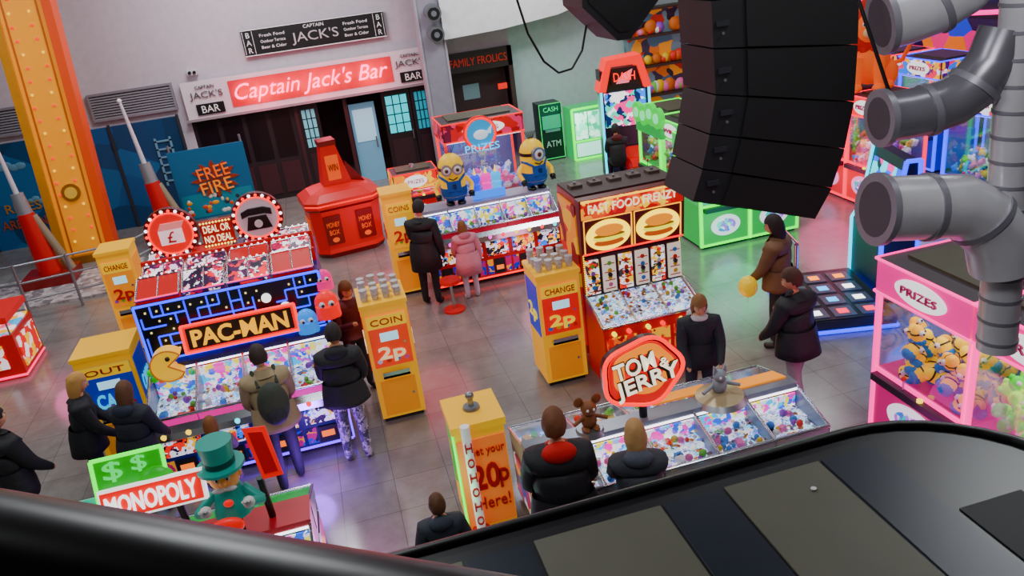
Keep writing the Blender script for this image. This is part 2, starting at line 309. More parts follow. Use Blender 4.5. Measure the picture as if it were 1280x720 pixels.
def claw(x,y,rz,W,D,H,neon,body,prz,marq,txt=None,heap=.35,oval='#f2f4ff',name='claw_machine',goggle=False):
    g=grp(name,x,y,0,rz); M=MB(); b=.8; t=H-.38; w=W/2; d=D/2
    M.box(-w,w,-d,d,.05,b,body); M.box(-w+.03,w-.03,-d+.03,d-.03,0,.05,DK)
    M.ell((0,-d-.001,b*.5),W*.3,b*.24,.02,em(oval,1.0)); M.ell((0,-d-.02,b*.5),W*.2,b*.15,.01,graphic(['#5078c8','#e8e8f8','#b070d8','#50c8c0'],12,.6))
    M.box(-w*.9,w*.9,-d-.1,-d,b-.1,b-.02,mat('#202028',.4)); M.cyl((-.12,-d-.06,b-.02),(-.12,-d-.06,b+.1),.01,.01,CH,8); M.sph((-.12,-d-.06,b+.12),.028,RED,8,6); M.cyl((.12,-d-.06,b-.02),(.12,-d-.06,b+.01),.03,.03,em('#ffe040',3),10)
    for sx in (-1,1):
        for sy in (-1,1): M.box(sx*w-.025,sx*w+.025,sy*d-.025,sy*d+.025,.05,t,neon)
    for q in ((-w,w,-d-.02,-d+.01,.05,.09),(-w,w,-d-.02,-d+.01,b-.02,b+.02)): M.box(*q,neon)
    M.box(-w-.02,w+.02,-d-.02,d+.02,t,H-.01,mat('#40383c',.5)); M.box(-w,w,-d-.05,-d-.02,t+.02,H-.02,marq)
    M.box(-w*.8,w*.8,-d*.6,d*.8,H-.01,H+.02,mat('#4a4838',.5))
    for sx in (-1,1): M.box(min(sx*(w+.02),sx*(w+.045)),max(sx*(w+.02),sx*(w+.045)),-d,d,t+.02,H-.02,marq)
    M.ell((0,-d-.05,(t+H)/2),W*.27,.13,.02,em('#ffffff',1.3))
    M.text(txt or 'PRIZES',(0,-d-.08,(t+H)/2),W*.38,.08,mat('#c01a70',.4))
    for z in (t+.01,H-.01): M.tube([(-w-.03,-d-.05,z),(w+.03,-d-.05,z),(w+.03,d,z),(-w-.03,d,z)],.016,neon,6,True)
    M.box(-w+.03,w-.03,d-.04,d-.02,b,t,mat('#5a5a88',.3,0,.2)); M.box(-w+.03,w-.03,-d+.03,d-.03,t-.03,t-.01,em('#f4f4ff',5.0))
    M.obj('cabinet',g)
    M=MB(); M.toys(-w+.1,w-.1,-d+.1,d-.1,b+.04,b+heap,int((75 if goggle else 100)*W*D),.1 if goggle else .075,prz,goggle); M.obj('plush_prizes',g)
    M=MB(); M.cyl((0,0,t-.05),(0,0,b+heap+.25),.008,.008,CH,6); M.cyl((0,0,b+heap+.25),(0,0,b+heap+.16),.05,.06,CH,12); M.box(-w+.05,w-.05,-.02,.02,t-.08,t-.05,SIL)
    for k in range(3):
        a=k*2.094; c,s=math.cos(a),math.sin(a); z=b+heap+.18; M.tube([(0,0,z),(.1*c,.1*s,z-.03),(.11*c,.11*s,z-.11),(.05*c,.05*s,z-.17)],.01,CH,6)
    M.obj('claw_crane',g)
    M=MB(); M.box(-w+.02,w-.02,-d+.002,-d+.008,b,t,GL); M.box(-w+.002,-w+.008,-d+.02,d-.02,b,t,GL); M.box(w-.008,w-.002,-d+.02,d-.02,b,t,GL); M.obj('glass_panes',g)
    return g
def pusher(name,x,y,W,D,zf,zs,n,base,cap,rim,back,play=None,double=True,spine=.3,led=NV,cn=60,ends=None):
    """coin pusher island; long axis X, glass tops slope from the spine to both long sides."""
    g=grp(name,x,y); M=MB(); w=W/2; d=D/2; zp=zf-.12
    play=play or PLAY
    M.box(-w+.06,w-.06,-d+.08,d-.08,0,.08,DK); M.box(-w,w,-d,d,.08,zp,base)
    M.prism([(-d-.07,zp-.14),(-d-.07,zp-.05),(-d,zp+.02),(-d,zp-.2)],-w,w,'x',CH)
    M.box(-w,w,-spine/2,spine/2,zp,zs,back); M.box(-w-.01,w+.01,-spine/2-.03,spine/2+.03,zs-.03,zs+.03,cap)
    sw=W/n
    sides=(-1,1) if double else (-1,)
    for s in sides:
        ys=sorted((s*(d-.02),s*spine/2))
        M.box(-w+.02,w-.02,ys[0],ys[1],zp,zp+.01,play)
        ym=sorted((s*(spine/2+.01),s*(spine/2+(d-spine/2)*.45))); M.box(-w+.03,w-.03,ym[0],ym[1],zp+.01,zp+.06,play)
        M.box(-w,w,min(s*d,s*(d-.04)),max(s*d,s*(d-.04)),zp,zf,rim)
        M.tube([(-w,s*d,zf),(w,s*d,zf)],.018,CH,8)
        yb=s*(spine/2+.02); M.box(-w+.02,w-.02,min(yb,yb+s*.02),max(yb,yb+s*.02),zp+.06,zs-.08,graphic(['#e8f0ff','#ff60c0','#50c0ff','#ffe860','#ffffff','#4060d0'],13,1.1))
        M.tube([(-w,s*(spine/2+.03),zs-.04),(w,s*(spine/2+.03),zs-.04)],.014,em('#f6f2ff',8),6)
        for i in range(n+1):
            xx=-w+i*sw; M.tube([(xx,s*d,zf),(xx,s*(spine/2),zs)],.016,CH,6)
            M.prism([(s*d,zp),(s*d,zf),(s*spine/2,zs),(s*spine/2,zp)],xx-.006,xx+.006,'x',mat('#8890a0',.3,.3))
        for i in range(n):
            cx=-w+(i+.5)*sw; f=s*d
            yy=sorted((f,f+s*.012)); M.box(cx-sw*.42,cx+sw*.42,yy[0],yy[1],zp*.52,zp-.2,graphic(['#f2f4ff','#101018','#ffc020','#ff2040','#2080ff','#f2f4ff','#181830'],14,.8))
            M.box(cx-sw*.2,cx+sw*.2,min(f,f+s*.03),max(f,f+s*.03),.15,zp*.45,DK); M.box(cx-sw*.14,cx+sw*.14,min(f,f+s*.035),max(f,f+s*.035),.22,.3,em('#ff8a2a',2)); M.box(cx-sw*.46,cx-sw*.24,min(f,f+s*.01),max(f,f+s*.01),.15,zp*.45,graphic(['#2030a0','#a02060','#101030','#e0a020'],9,.5)); M.box(cx+sw*.24,cx+sw*.46,min(f,f+s*.01),max(f,f+s*.01),.15,zp*.45,graphic(['#2030a0','#a02060','#101030','#e0a020'],9,.5))
            for k in (-.25,.25): M.cyl((cx+sw*k,f+s*.04,zp-.1),(cx+sw*k,f+s*.09,zp-.06),.03,.03,em(random.choice(['#ff3a50','#ffd23a','#50e0ff','#ff60d0']),3),10)
            for k in range(8):
                px=cx+random.uniform(-.4,.4)*sw; py=s*random.uniform(spine/2+.08,d-.1); m=random.choice(PRZ); q=Euler((0,0,random.random()*3)).to_matrix()
                a=random.uniform(.025,.05); M.sph((px,py,zp+.05+a),(a,a*.8,a),m,8,6,q)
            for k in range(5):
                px=cx+random.uniform(-.38,.38)*sw; py=s*random.uniform(spine/2+.1,d-.12); a=random.uniform(.03,.06); M.T=Matrix.Translation((px,py,0))@Matrix.Rotation(random.random()*3,4,'Z'); M.box(-a,a,-a*.7,a*.7,zp+.01,zp+.07,random.choice(PRZ+[WH,WH])); M.T=Matrix()
        yr=sorted((s*(spine/2+.06),s*(d-.05))); M.coins(-w+.05,w-.05,yr[0],yr[1],lambda a,b:zp+.015 if abs(b)>spine/2+(d-spine/2)*.45 else zp+.065,int(cn*n),.024,COIN)
        M.tube([(-w,s*(d+.005),.1),(w,s*(d+.005),.1)],.018,led,6)
    for e in (-1,1): M.box(min(e*w,e*(w+.01)),max(e*w,e*(w+.01)),-d*.85,d*.85,.15,zp-.1,graphic(['#2030a0','#a02060','#101030','#e0a020','#d8d8e8'],5,.35)); M.tube([(e*(w+.01),-d,.1),(e*(w+.01),-d,zp)],.014,led,6)
    M.obj('cabinet',g)
    M=MB()
    for s in sides:
        M.prism([(s*d,zf),(s*d,zf+.006),(s*spine/2,zs+.0),(s*spine/2,zs-.006)],-w+.02,w-.02,'x',GL)
    M.obj('glass_tops',g)
    return g
# ------------------------------------------------------------------ maze coin pusher island
g=pusher('coin_pusher_machine',-1.47,9.62,2.2,1.75,.92,1.22,4,mat('#161a44',.35,0,.1,'#2030a0'),mat('#20205a',.4),em('#d03090',1.0),mat('#101030',.4),double=False,spine=.2,led=NV)
M=MB(); w=1.1
M.box(-w,w,.1,1.58,1.2,1.97,mat('#1b2050',.4,0,.15,'#2a30a0')); M.box(-w,w,.85,1.58,0,1.3,mat('#1b2050',.4))
M.box(-w-.02,w+.02,.06,.1,1.24,2.0,mat('#05060f',.3)); MZ=em('#1030ff',4.5)
nx,nz=16,5; cw=2.1/nx; chh=.66/nz
for i in range(nx):
    for j in range(nz):
        x=-1.05+i*cw; z=1.3+j*chh
        if random.random()<.5: M.box(x,x+cw,.04,.06,z-.009,z+.009,MZ)
        if random.random()<.42: M.box(x-.009,x+.009,.04,.06,z,z+chh,MZ)
        if random.random()<.5: M.box(x+cw/2-.01,x+cw/2+.01,.045,.06,z+chh/2-.01,z+chh/2+.01,em('#ffe8b0',2))
M.tube([(-w,.05,1.25),(w,.05,1.25),(w,.05,1.99),(-w,.05,1.99)],.018,NB,6,True)
for cx,cz in ((.42,1.78),(.62,1.62)): M.cyl((cx,.05,cz),(cx,.03,cz),.06,.06,em('#ffffff',2.5),14)
M.T=Matrix.Translation((.05,-.05,1.5))@Matrix.Rotation(R_(-12),4,'X')
M.box(-.68,.68,-.04,.04,-.17,.17,em('#ff4a04',1.0)); M.box(-.63,.63,-.06,-.04,-.13,.13,mat('#2a0e06',.4)); M.text('PAC-MAN',(0,-.08,0),1.15,.21,em('#ffb808',1.6),ext=.015,offset=.025)
M.tube([(-.68,-.05,-.17),(.68,-.05,-.17),(.68,-.05,.17),(-.68,-.05,.17)],.018,NR,6,True); M.T=Matrix()
PK=graphic(['#281430','#ffffff','#ff2858','#402040','#f0d0e8','#a02050','#180c20'],13,.8)  # dark roof boxes with white and pink glints put into the colour
for r,(y0,y1,z) in enumerate(((.14,.55,1.97),(.6,1.05,1.97),(1.1,1.55,1.97))):
    for i in range(4):
        x=-w+.03+i*.54; M.prism([(y0,z),(y1,z),(y1,z+.2),(y0,z+.06)],x,x+.5,'x',PK if (i+r)%3 else mat('#b00c20',.4,0,.4)); M.tube([(x,y0,z+.06),(x+.5,y0,z+.06),(x+.5,y1,z+.2),(x,y1,z+.2)],.014,CH,6,True)
        M.tube([(x+.25,y0,z+.06),(x+.25,y1,z+.2)],.01,CH,6); M.tube([(x,y0,z+.07),(x+.5,y0,z+.07)],.013,em('#ff2080',4),5)
        for q in range(6): M.sph((x+.04+q*.085,y1,z+.22),.014,em('#ffd8e0',5),6,4)
M.box(-w,w,.55,.6,1.97,2.14,mat('#a00c1c',.4,0,.35)); M.box(-w,w,1.05,1.1,1.97,2.22,mat('#a00c1c',.4,0,.35))
M.obj('maze_marquee',g)
M=MB()
for cx,kind in ((.43,'phone'),(-.7,'box')):
    cz=2.44; cy=1.52
    M.cyl((cx,cy,cz),(cx,cy-.1,cz),.34,.34,mat('#500810',.3),36); M.cyl((cx,cy-.1,cz),(cx,cy-.11,cz),.27,.27,mat('#c8b8c0',.4,0,.25) if kind=='phone' else mat('#c01420',.4,0,.7),36); M.tube([(cx+.28*math.cos(q*.2618),cy-.115,cz+.28*math.sin(q*.2618)) for q in range(24)],.012,NR,5,True)
    for k in range(22):
        a=2*math.pi*k/22; M.sph((cx+.31*math.cos(a),cy-.11,cz+.31*math.sin(a)),.022,em('#ff3040',4) if k%2 else em('#ffffff',5),8,6)
    if kind=='phone':
        M.prism([(cx-.17,cz-.16),(cx+.17,cz-.16),(cx+.12,cz+.02),(cx-.12,cz+.02)],cy-.14,cy-.11,'y',BLK); M.cyl((cx,cy-.14,cz-.08),(cx,cy-.15,cz-.08),.055,.055,WH,16)
        M.prism([(cx-.2,cz+.02),(cx-.2,cz+.1),(cx-.1,cz+.14),(cx+.1,cz+.14),(cx+.2,cz+.1),(cx+.2,cz+.02),(cx+.1,cz+.05),(cx-.1,cz+.05)],cy-.15,cy-.11,'y',BLK)
    else:
        M.box(cx-.15,cx+.15,cy-.14,cy-.11,cz-.14,cz+.06,mat('#f4dce0',.4,0,.6)); M.text('£',(cx,cy-.15,cz-.04),.1,.15,RED); M.prism([(cx-.15,cz+.06),(cx+.15,cz+.06),(cx+.2,cz+.15),(cx-.1,cz+.15)],cy-.14,cy-.11,'y',mat('#e89898',.4,0,.4))
    M.cyl((cx,cy-.04,2.0),(cx,cy-.04,2.12),.05,.05,BLK,10)
M.box(-.34,.08,1.46,1.52,2.14,2.5,mat('#8a0c14',.4,0,.3)); M.text('DEAL OR\nNO DEAL',(-.13,1.44,2.32),.36,.24,em('#fff0d0',2)); M.box(-.16,-.1,1.46,1.52,1.95,2.14,BLK)
for k in range(10):
    for zz in (2.16,2.48): M.sph((-.32+k*.042,1.44,zz),.014,em('#ffe8a0',4),6,5)
M.obj('round_bulb_signs',g)
M=MB()
def ghost(cx,cy,cz,s,m):
    M.sph((cx,cy,cz+.02*s),(.13*s,.09*s,.14*s),m,16,10); M.cyl((cx,cy,cz),(cx,cy,cz-.14*s),.13*s,.135*s,m,16)
    for k in range(5): M.sph((cx-.1*s+k*.05*s,cy-.02,cz-.14*s),.035*s,m,8,6)
    for e in (-1,1): M.sph((cx+e*.05*s,cy-.09*s,cz+.03*s),.035*s,WH,8,6); M.sph((cx+e*.05*s+.01,cy-.12*s,cz+.03*s),.018*s,BLK,6,5)
ghost(.84,-.08,1.42,1.0,mat('#0c90e8',.4,0,.6)); ghost(1.12,-.02,1.56,1.15,mat('#f01808',.4,0,.6)); ghost(1.14,.12,1.84,.85,mat('#ff4090',.4,0,.5))
yc=mat('#ffc808',.4,0,.55); n=24; pcx=-.84; pcz=1.3
pc=[(pcx,pcz)]+[(pcx+.2*math.cos(R_(35+290*k/n)),pcz+.2*math.sin(R_(35+290*k/n))) for k in range(n+1)]
M.prism(pc,-.28,-.1,'y',yc); M.tube([(p[0],-.29,p[1]) for p in pc],.01,mat('#c08008',.4,0,.3),5,True); M.sph((pcx+.02,-.3,pcz+.1),.03,BLK,8,6); M.tube([(pcx-.11,-.2,pcz-.15),(pcx-.14,-.22,pcz-.22)],.03,mat('#e02020',.4,0,.4)); M.tube([(pcx+.06,-.2,pcz-.15),(pcx+.09,-.22,pcz-.22)],.03,mat('#e02020',.4,0,.4))
for p in [(-1.05,1.12),(-1.08,1.22),(-.62,1.12)]: M.sph((p[0],-.18,p[1]),.045,mat('#30c050',.4,0,.4),8,6)
M.tube([(pcx,-.12,pcz),(pcx,.08,1.36)],.02,CH); M.tube([(.88,.0,1.38),(.88,.06,1.4)],.02,CH)
M.obj('mascot_figures',g)
# ------------------------------------------------------------------ cat & mouse pusher (foreground island)
g=pusher('coin_pusher_machine',2.68,6.3,2.85,1.3,.84,1.0,5,mat('#301a20',.35,0,.1),mat('#8a8e98',.3,.5),mat('#b8bcc4',.3,.5),mat('#705028',.4),spine=.14,led=NP,cn=80)
M=MB(); M.cyl((-.2,0,1.0),(-.2,0,1.3),.04,.04,BLK,10)
for q in ((-.05,.62,.12,.26),(.68,1.38,.02,.18),(-1.38,-.9,-.26,-.1)): M.prism([(q[0],q[2]),(q[1],q[2]),(q[1]-.06,q[3]),(q[0]+.06,q[3])],1.03,1.05,'z',mat('#f0a01c',.35,0,.5))
n=40; o=[(-.2+.40*math.cos(6.283*i/n)*(1+.05*math.cos(6.283*i*5/n)),1.54+.35*math.sin(6.283*i/n)*(1+.05*math.cos(6.283*i*5/n))) for i in range(n)]
M.prism(o,-.04,.06,'y',mat('#400808',.4)); i2=[(-.2+(a+.2)*.9,1.54+(b-1.54)*.9) for a,b in o]; M.prism(i2,-.06,-.04,'y',mat('#c81408',.4,0,.7)); i3=[(-.2+(a+.2)*.78,1.58+(b-1.54)*.74) for a,b in o]; M.prism(i3,-.075,-.06,'y',mat('#ff9a08',.4,0,1.3)); i4=[(-.2+(a+.2)*.5,1.57+(b-1.54)*.5) for a,b in o]; M.prism(i4,-.08,-.075,'y',mat('#d03008',.4,0,.7))
M.tube([(a,-.05,b) for a,b in o],.022,em('#ff0810',3.5),6,True)
for dx,mm,yy,of in ((.0,mat('#180404',.4),-.088,.07),(0,mat('#fff4e0',.4,0,1.8),-.11,.015)):
    M.text('TOM',(-.3+dx,yy,1.66-dx),.42,.18,mm,roll=10,offset=of,ext=.006); M.text('&',(-.0+dx,yy,1.64-dx),.09,.09,mm,ext=.006); M.text('JERRY',(-.17+dx,yy,1.46-dx),.66,.22,mm,roll=10,offset=of,ext=.006)
M.obj('oval_sign',g)
M=MB(); BR=mat('#7a4a2c',.6); ox=-.76
M.cyl((ox,0,1.0),(ox,0,1.06),.15,.13,SIL,16); M.sph((ox,0,1.15),(.08,.07,.1),BR); M.sph((ox,-.02,1.29),(.08,.08,.075),BR)
for s in (-1,1): M.sph((ox+s*.09,0,1.36),(.05,.02,.055),BR,10,8); M.tube([(ox+s*.06,-.02,1.19),(ox+s*.17,-.06,1.16)],.02,BR); M.sph((ox+s*.03,-.09,1.3),.015,WH,6,5); M.sph((ox+s*.05,-.04,1.07),(.04,.07,.02),BR,8,6)
M.obj('mouse_figure',g)
M=MB(); ox=.62; GC=mat('#8f949c',.6); M.cyl((ox,0,1.0),(ox,0,1.05),.28,.24,SIL,24); M.cyl((ox,0,1.05),(ox,0,1.09),.24,.1,mat('#b8a888',.3,.3),24); M.sph((ox,0,1.16),(.08,.07,.09),GC); M.sph((ox,-.02,1.28),(.07,.07,.065),GC)
for s in (-1,1): M.prism([(ox+s*.02,1.32),(ox+s*.06,1.4),(ox+s*.07,1.31)],-.03,0,'y',GC); M.sph((ox+s*.03,-.09,1.29),.014,WH,6,5); M.tube([(ox+s*.06,0,1.18),(ox+s*.2,-.05,1.14)],.02,GC)
M.obj('cat_figure',g)
# ------------------------------------------------------------------ yellow cartoon pusher
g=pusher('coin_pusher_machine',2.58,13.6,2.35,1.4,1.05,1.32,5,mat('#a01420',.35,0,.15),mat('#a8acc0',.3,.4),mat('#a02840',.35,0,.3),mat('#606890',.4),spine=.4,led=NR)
def minion(name,x,y,z,s,eyes,gx):
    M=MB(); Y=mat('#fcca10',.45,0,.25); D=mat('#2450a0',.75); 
    M.cyl((0,0,.16),(0,0,.6),.2,.2,Y,24); M.sph((0,0,.6),(.2,.2,.22),Y,24,12); M.sph((0,0,.18),(.205,.205,.12),D,24,10); M.cyl((0,0,.18),(0,0,.3),.207,.207,D,24)
    M.box(-.11,.11,-.215,-.17,.26,.42,D); M.text('G',(0,-.22,.34),.06,.07,BLK)
    for sx in (-1,1):
        M.tube([(sx*.1,-.2,.42),(sx*.17,-.12,.47),(sx*.2,0,.48)],.02,D); M.tube([(sx*.2,0,.42),(sx*.29,-.04,.3),(sx*.26,-.12,.2)],.035,Y,10); M.sph((sx*.26,-.13,.18),.05,BLK,10,8)
        for k in (-1,0,1): M.tube([(sx*.26,-.13,.18),(sx*.26+k*.035,-.16,.13)],.015,BLK,6)
        M.cyl((sx*.09,0,.1),(sx*.09,0,.04),.06,.06,D,12); M.sph((sx*.09,-.04,.03),(.07,.1,.04),BLK,10,8)
    M.cyl((0,0,.57),(0,0,.62),.206,.206,BLK,24)
    for ex in ([0] if eyes==1 else [-.085,.085]):
        r=.11 if eyes==1 else .085
        M.cyl((ex,-.15,.6),(ex,-.24,.6),r,r,SIL,20); M.sph((ex,-.22,.6),(r*.82,.04,r*.82),WH,16,10); M.sph((ex,-.255,.6),(r*.35,.015,r*.35),mat('#6a3a18',.3),10,8); M.sph((ex,-.268,.6),(r*.18,.008,r*.18),BLK,8,6)
    M.tube([(-.07,-.2,.47),(0,-.215,.44),(.07,-.2,.47)],.01,BLK,6)
    for k in range(7): a=-.6+k*.2; M.tube([(.05*a,0,.8),(.16*a,0,.93)],.006,BLK,4)
    o=solo(name,M,x,y,z,gx); o.scale=(s,s,s); return o
for a in ((-.5,-.05,1.34,1.12,2,-6),(.98,-.05,1.34,1.12,1,12)):
    o=minion('yellow_cartoon_figure',*a[:3],a[3],a[4],a[5]); o.parent=g
M=MB(); 
for cx,m in ((-.1,em('#1a50ff',1.4)),(.1,em('#ff3ab0',1.4)),(.28,em('#2ab0ff',1.4))):
    M.cyl((cx,0,1.34),(cx,0,1.6),.07,.09,m,14); M.sph((cx,0,1.7),.1,m,12,8); M.cyl((cx,-.02,1.78),(cx,-.02,1.92),.03,.0,em('#ffe070',2),8)
M.box(-.2,.4,-.12,-.08,1.36,1.5,em('#3080ff',2.0)); M.obj('light_up_ornament',g)
claw(3.15,16.1,0,1.6,1.0,2.35,em('#ff1a4a',2.2),mat('#a02030',.35,0,.15),[mat('#e870b0',.6,0,.2),mat('#d8d8f0',.6,0,.2),mat('#7098e8',.6,0,.2)],graphic(['#b81028','#d85070','#602030','#901020'],6,.5),None)
M=MB(); M.cyl((0,0,2.1),(0,-.08,2.1),.34,.34,mat('#c82a20',.4,0,.3),30); M.cyl((0,-.08,2.1),(0,-.1,2.1),.27,.27,mat('#3098c8',.4,0,.5),30); M.sph((0,-.12,2.08),(.15,.04,.1),mat('#e8f4ff',.4,0,.4),14,10); M.prism([(.1,2.1),(.24,2.24),(.2,2.08)],-.14,-.1,'y',mat('#e8f4ff',.4,0,.4)); M.text('PRIZES',(0,-.12,1.83),.7,.14,em('#20c0ff',2.5)); M.tube([(.3*math.cos(i*.35),-.1,2.1+.3*math.sin(i*.35)) for i in range(18)],.02,em('#ff3a30',3),6,True)
M.cyl((0,.02,1.76),(0,-.06,1.76),.1,.1,WH,12); solo('round_whale_sign',M,3.05,15.5,.0)
def red_kiosk():
    M=MB(); B=mat('#b80408',.35,0,.16); DR=mat('#70080c',.35); GY=mat('#e87818',.4,0,.3)  # B: kiosk red with a faint self-glow put in to brighten it
    def ring(w,d,c,z): return [(-w+c,-d,z),(w-c,-d,z),(w,-d+c,z),(w,d-c,z),(w-c,d,z),(-w+c,d,z),(-w,d-c,z),(-w,-d+c,z)]
    L=[(.66,.56,.2,.0,DR),(.7,.6,.2,.1,DR),(.68,.58,.2,.18,B),(.72,.62,.2,1.0,B),(.78,.68,.22,1.06,DR),(.78,.68,.22,1.2,B),(.6,.5,.16,1.32,B),(.3,.26,.05,1.4,B)]
    for a,b in zip(L[:-1],L[1:]): M.add(ring(*a[:4])+ring(*b[:4]),[(i,(i+1)%8,8+(i+1)%8,8+i) for i in range(8)],b[4])
    M.add(ring(*L[-1][:4]),[tuple(range(8))],B)
    # raked box tower
    M.prism([(-.3,1.36),(.3,1.36),(.1,2.2),(-.2,2.2)],-.2,.2,'y',B); M.box(-.22,.12,-.22,.22,2.2,2.3,DR); M.box(-.16,.1,-.215,-.2,1.5,2.0,GY); M.prism([(.22,1.36),(.6,1.3),(.26,1.8)],-.06,.06,'y',DR); M.text('WIN',(-.03,-.225,1.75),.2,.14,DR)
    for x in (-.33,.33): M.box(x-.17,x+.17,-.645,-.62,.3,.9,DR); M.text('MONEY',(x,-.66,.72),.26,.1,GY); M.text('BOX',(x,-.66,.56),.2,.1,GY); M.ell((x,-.65,.4),.07,.05,.015,GY,16)
    for s in (-1,1): M.text('MONEY\nBOX',(s*.72,0,.62),.5,.3,GY,face='x' if s>0 else '-x')
    M.tube([(-.78,-.46,1.13),(-.56,-.68,1.13),(.56,-.68,1.13),(.78,-.46,1.13)],.015,em('#ff5020',3),6)
    solo('red_charity_coin_kiosk',M,0.13,16.5,0,8)
red_kiosk()
claw(1.75,16.9,0,.9,.7,1.3,em('#ff2020',1.5),mat('#b8301c',.4,0,.2),PRZ,graphic(['#e8a020','#e04020','#ffe080'],8,.6))
LR=mat('#c81a14',.4)
change_machine(1.02,13.35,0,.5,.5,1.87,YEL,mat('#ffc018',.4,0,.3),'2p',LR,sub='COINS')
change_machine(-3.52,13.4,0,.5,.55,1.78,YEL,mat('#ffa418',.4,0,.25),'2p',LR,sub='CHANGE')
change_machine(.31,9.35,0,.56,.6,1.66,YEL,mat('#ff6a10',.4,0,.3),'2p',mat('#ffe8c0',.4,0,.5),True,'COIN')
change_machine(2.5,9.25,0,.56,.6,1.6,YEL,mat('#e02018',.4,0,.3),'2p',mat('#ffe060',.4,0,.5),True,'CHANGE',side=mat('#2040b0',.4,0,.3))
change_machine(-3.1,10.0,0,.66,.62,1.5,YEL,mat('#1040b0',.4,0,.25),'CASH',mat('#60c8ff',.4,0,.8),False,'OUT')
g=grp('coin_change_machine',.88,6.8); M=MB(); OR=mat('#f08a68',.45,0,.3)
M.box(-.25,.25,-.27,.27,.05,1.25,YEL); M.box(-.22,.22,-.24,.24,0,.05,DK); M.box(-.24,.24,-.285,-.27,.08,1.1,OR); M.box(-.27,.27,-.3,.29,1.2,1.28,YEL)
RT=mat('#c81010',.4); M.text('Get your',(.04,-.295,.95),.36,.12,RT); M.text('20',(.0,-.295,.66),.28,.3,RT,offset=.03); M.text('p',(.18,-.295,.6),.1,.22,RT,offset=.02); M.text('Here!',(.04,-.295,.35),.34,.14,RT)
M.box(-.255,-.25,-.2,.2,.2,1.1,graphic(['#e8a020','#30c050','#f0c040'],6,.3)); M.tube([(-.26,-.28,.05),(-.26,-.28,1.2)],.012,NG,6)
M.cyl((0,0,1.28),(0,0,1.31),.09,.08,SIL,16); M.cyl((0,0,1.3),(0,0,1.4),.03,.03,SIL,10); M.sph((0,0,1.42),.045,SIL,12,8)
M.cyl((-.14,-.36,.1),(-.14,-.36,1.32),.045,.045,mat('#f0e8ea',.4,0,.2),16)
for k,ch in enumerate('HOHOHO'): M.text(ch,(-.14,-.41,1.1-k*.17),.07,.1,RT)
M.cyl((-.14,-.36,.0),(-.14,-.36,.1),.1,.1,RT,16); M.obj('cabinet',g)
# ------------------------------------------------------------------ tall food coin cabinet
g=grp('arcade_coin_cabinet',3.6,9.55); M=MB(); w=.69; BD=mat('#8a1418',.35,0,.12)
M.box(-w,w,-.35,.45,0,2.4,BD); M.prism([(-.35,.0),(-1.0,.0),(-1.0,.75),(-.95,.85),(-.35,1.05)],-w,w,'x',mat('#b01a1c',.35,0,.15))
M.prism([(-.36,2.42),(-.36,1.66),(-.45,1.68),(-.52,2.42)],-w-.02,w+.02,'x',mat('#5c1a10',.35)); 
M.T=Matrix.Translation((0,-.43,2.05))@Matrix.Rotation(R_(5),4,'X')
M.box(-w,w,-.07,-.01,.12,.37,graphic(['#c83818','#f0a030','#a02010','#ffd870','#d86020'],9,.9)); M.text('FAST FOOD FRENZY',(0,-.08,.25),1.2,.11,mat('#fff0d0',.4,0,1.5))
for cx in (-.34,.34):
    M.box(cx-.32,cx+.32,-.04,.02,-.37,.1,mat('#c80c0c',.4,0,.8)); M.tube([(cx-.32,-.05,-.37),(cx+.32,-.05,-.37),(cx+.32,-.05,.1),(cx-.32,-.05,.1)],.012,em('#ffb040',3),5,True); M.ell((cx,-.04,-.14),.3,.21,.03,em('#ffd850',4.5)); M.ell((cx,-.07,-.23),.2,.05,.02,mat('#b06018',.5,0,.7)); M.ell((cx,-.075,-.16),.22,.05,.02,mat('#fff490',.5,0,1.6)); M.ell((cx,-.08,-.13),.21,.025,.02,mat('#806020',.5,0,.7)); M.ell((cx,-.085,-.06),.19,.075,.02,mat('#f0a030',.5,0,1.0))
M.T=Matrix()
M.box(-w+.03,w-.03,-.4,-.35,1.05,1.62,mat('#201414',.3)); 
for i in range(6):
    cx=-w+.115+i*.23*1.0; M.box(cx-.09,cx+.09,-.43,-.4,1.1,1.58,mat('#d8d0c4',.4,0,.6) if i%2 else graphic(['#ffffff','#e03030','#ffd030','#303030','#f8f8f8'],16,.8)); 
    for k in range(4): M.box(cx-.07,cx+.07,-.44,-.43,1.14+k*.115,1.15+k*.115,RED); M.ell((cx,-.44,1.2+k*.1),.03,.03,.005,random.choice(PRZ),10)
    M.cyl((cx,-.43,1.34),(cx,-.46,1.34),.03,.03,mat('#282828',.3),10)
M.prism([(-.36,1.06),(-.94,.86),(-.94,.87),(-.36,1.075)],-w+.03,w-.03,'x',PLAY)
def zz(x,y): return .87+(y+.94)*.345
M.coins(-w+.06,w-.06,-.9,-.42,zz,260,.024,COIN)
for i in range(26): 
    x=random.uniform(-.6,.6);y=random.uniform(-.85,-.45); M.sph((x,y,zz(x,y)+.03),.03,random.choice(PRZ),8,6)
for x in (-w,-.23,.23,w): M.tube([(x,-.98,.86),(x,-.36,1.1)],.016,CH,6)
M.tube([(-w,-.98,.86),(w,-.98,.86)],.016,CH,6)
for i in range(3):
    cx=-.46+i*.46; M.box(cx-.2,cx+.2,-1.02,-1.0,.35,.72,graphic(['#d02020','#ffc030','#901010','#f08020'],10,.5)); M.box(cx-.1,cx+.1,-1.03,-1.0,.12,.28,DK); M.cyl((cx-.1,-1.0,.78),(cx-.1,-1.05,.78),.03,.03,em('#ffe040',3),10); M.cyl((cx+.1,-1.0,.78),(cx+.1,-1.05,.78),.03,.03,em('#ff3030',3),10)
for s in (-1,1):
    for k in range(20): M.sph((s*(w-.02),-.385,1.1+k*.03),.01,em('#ffd080',4),6,4)
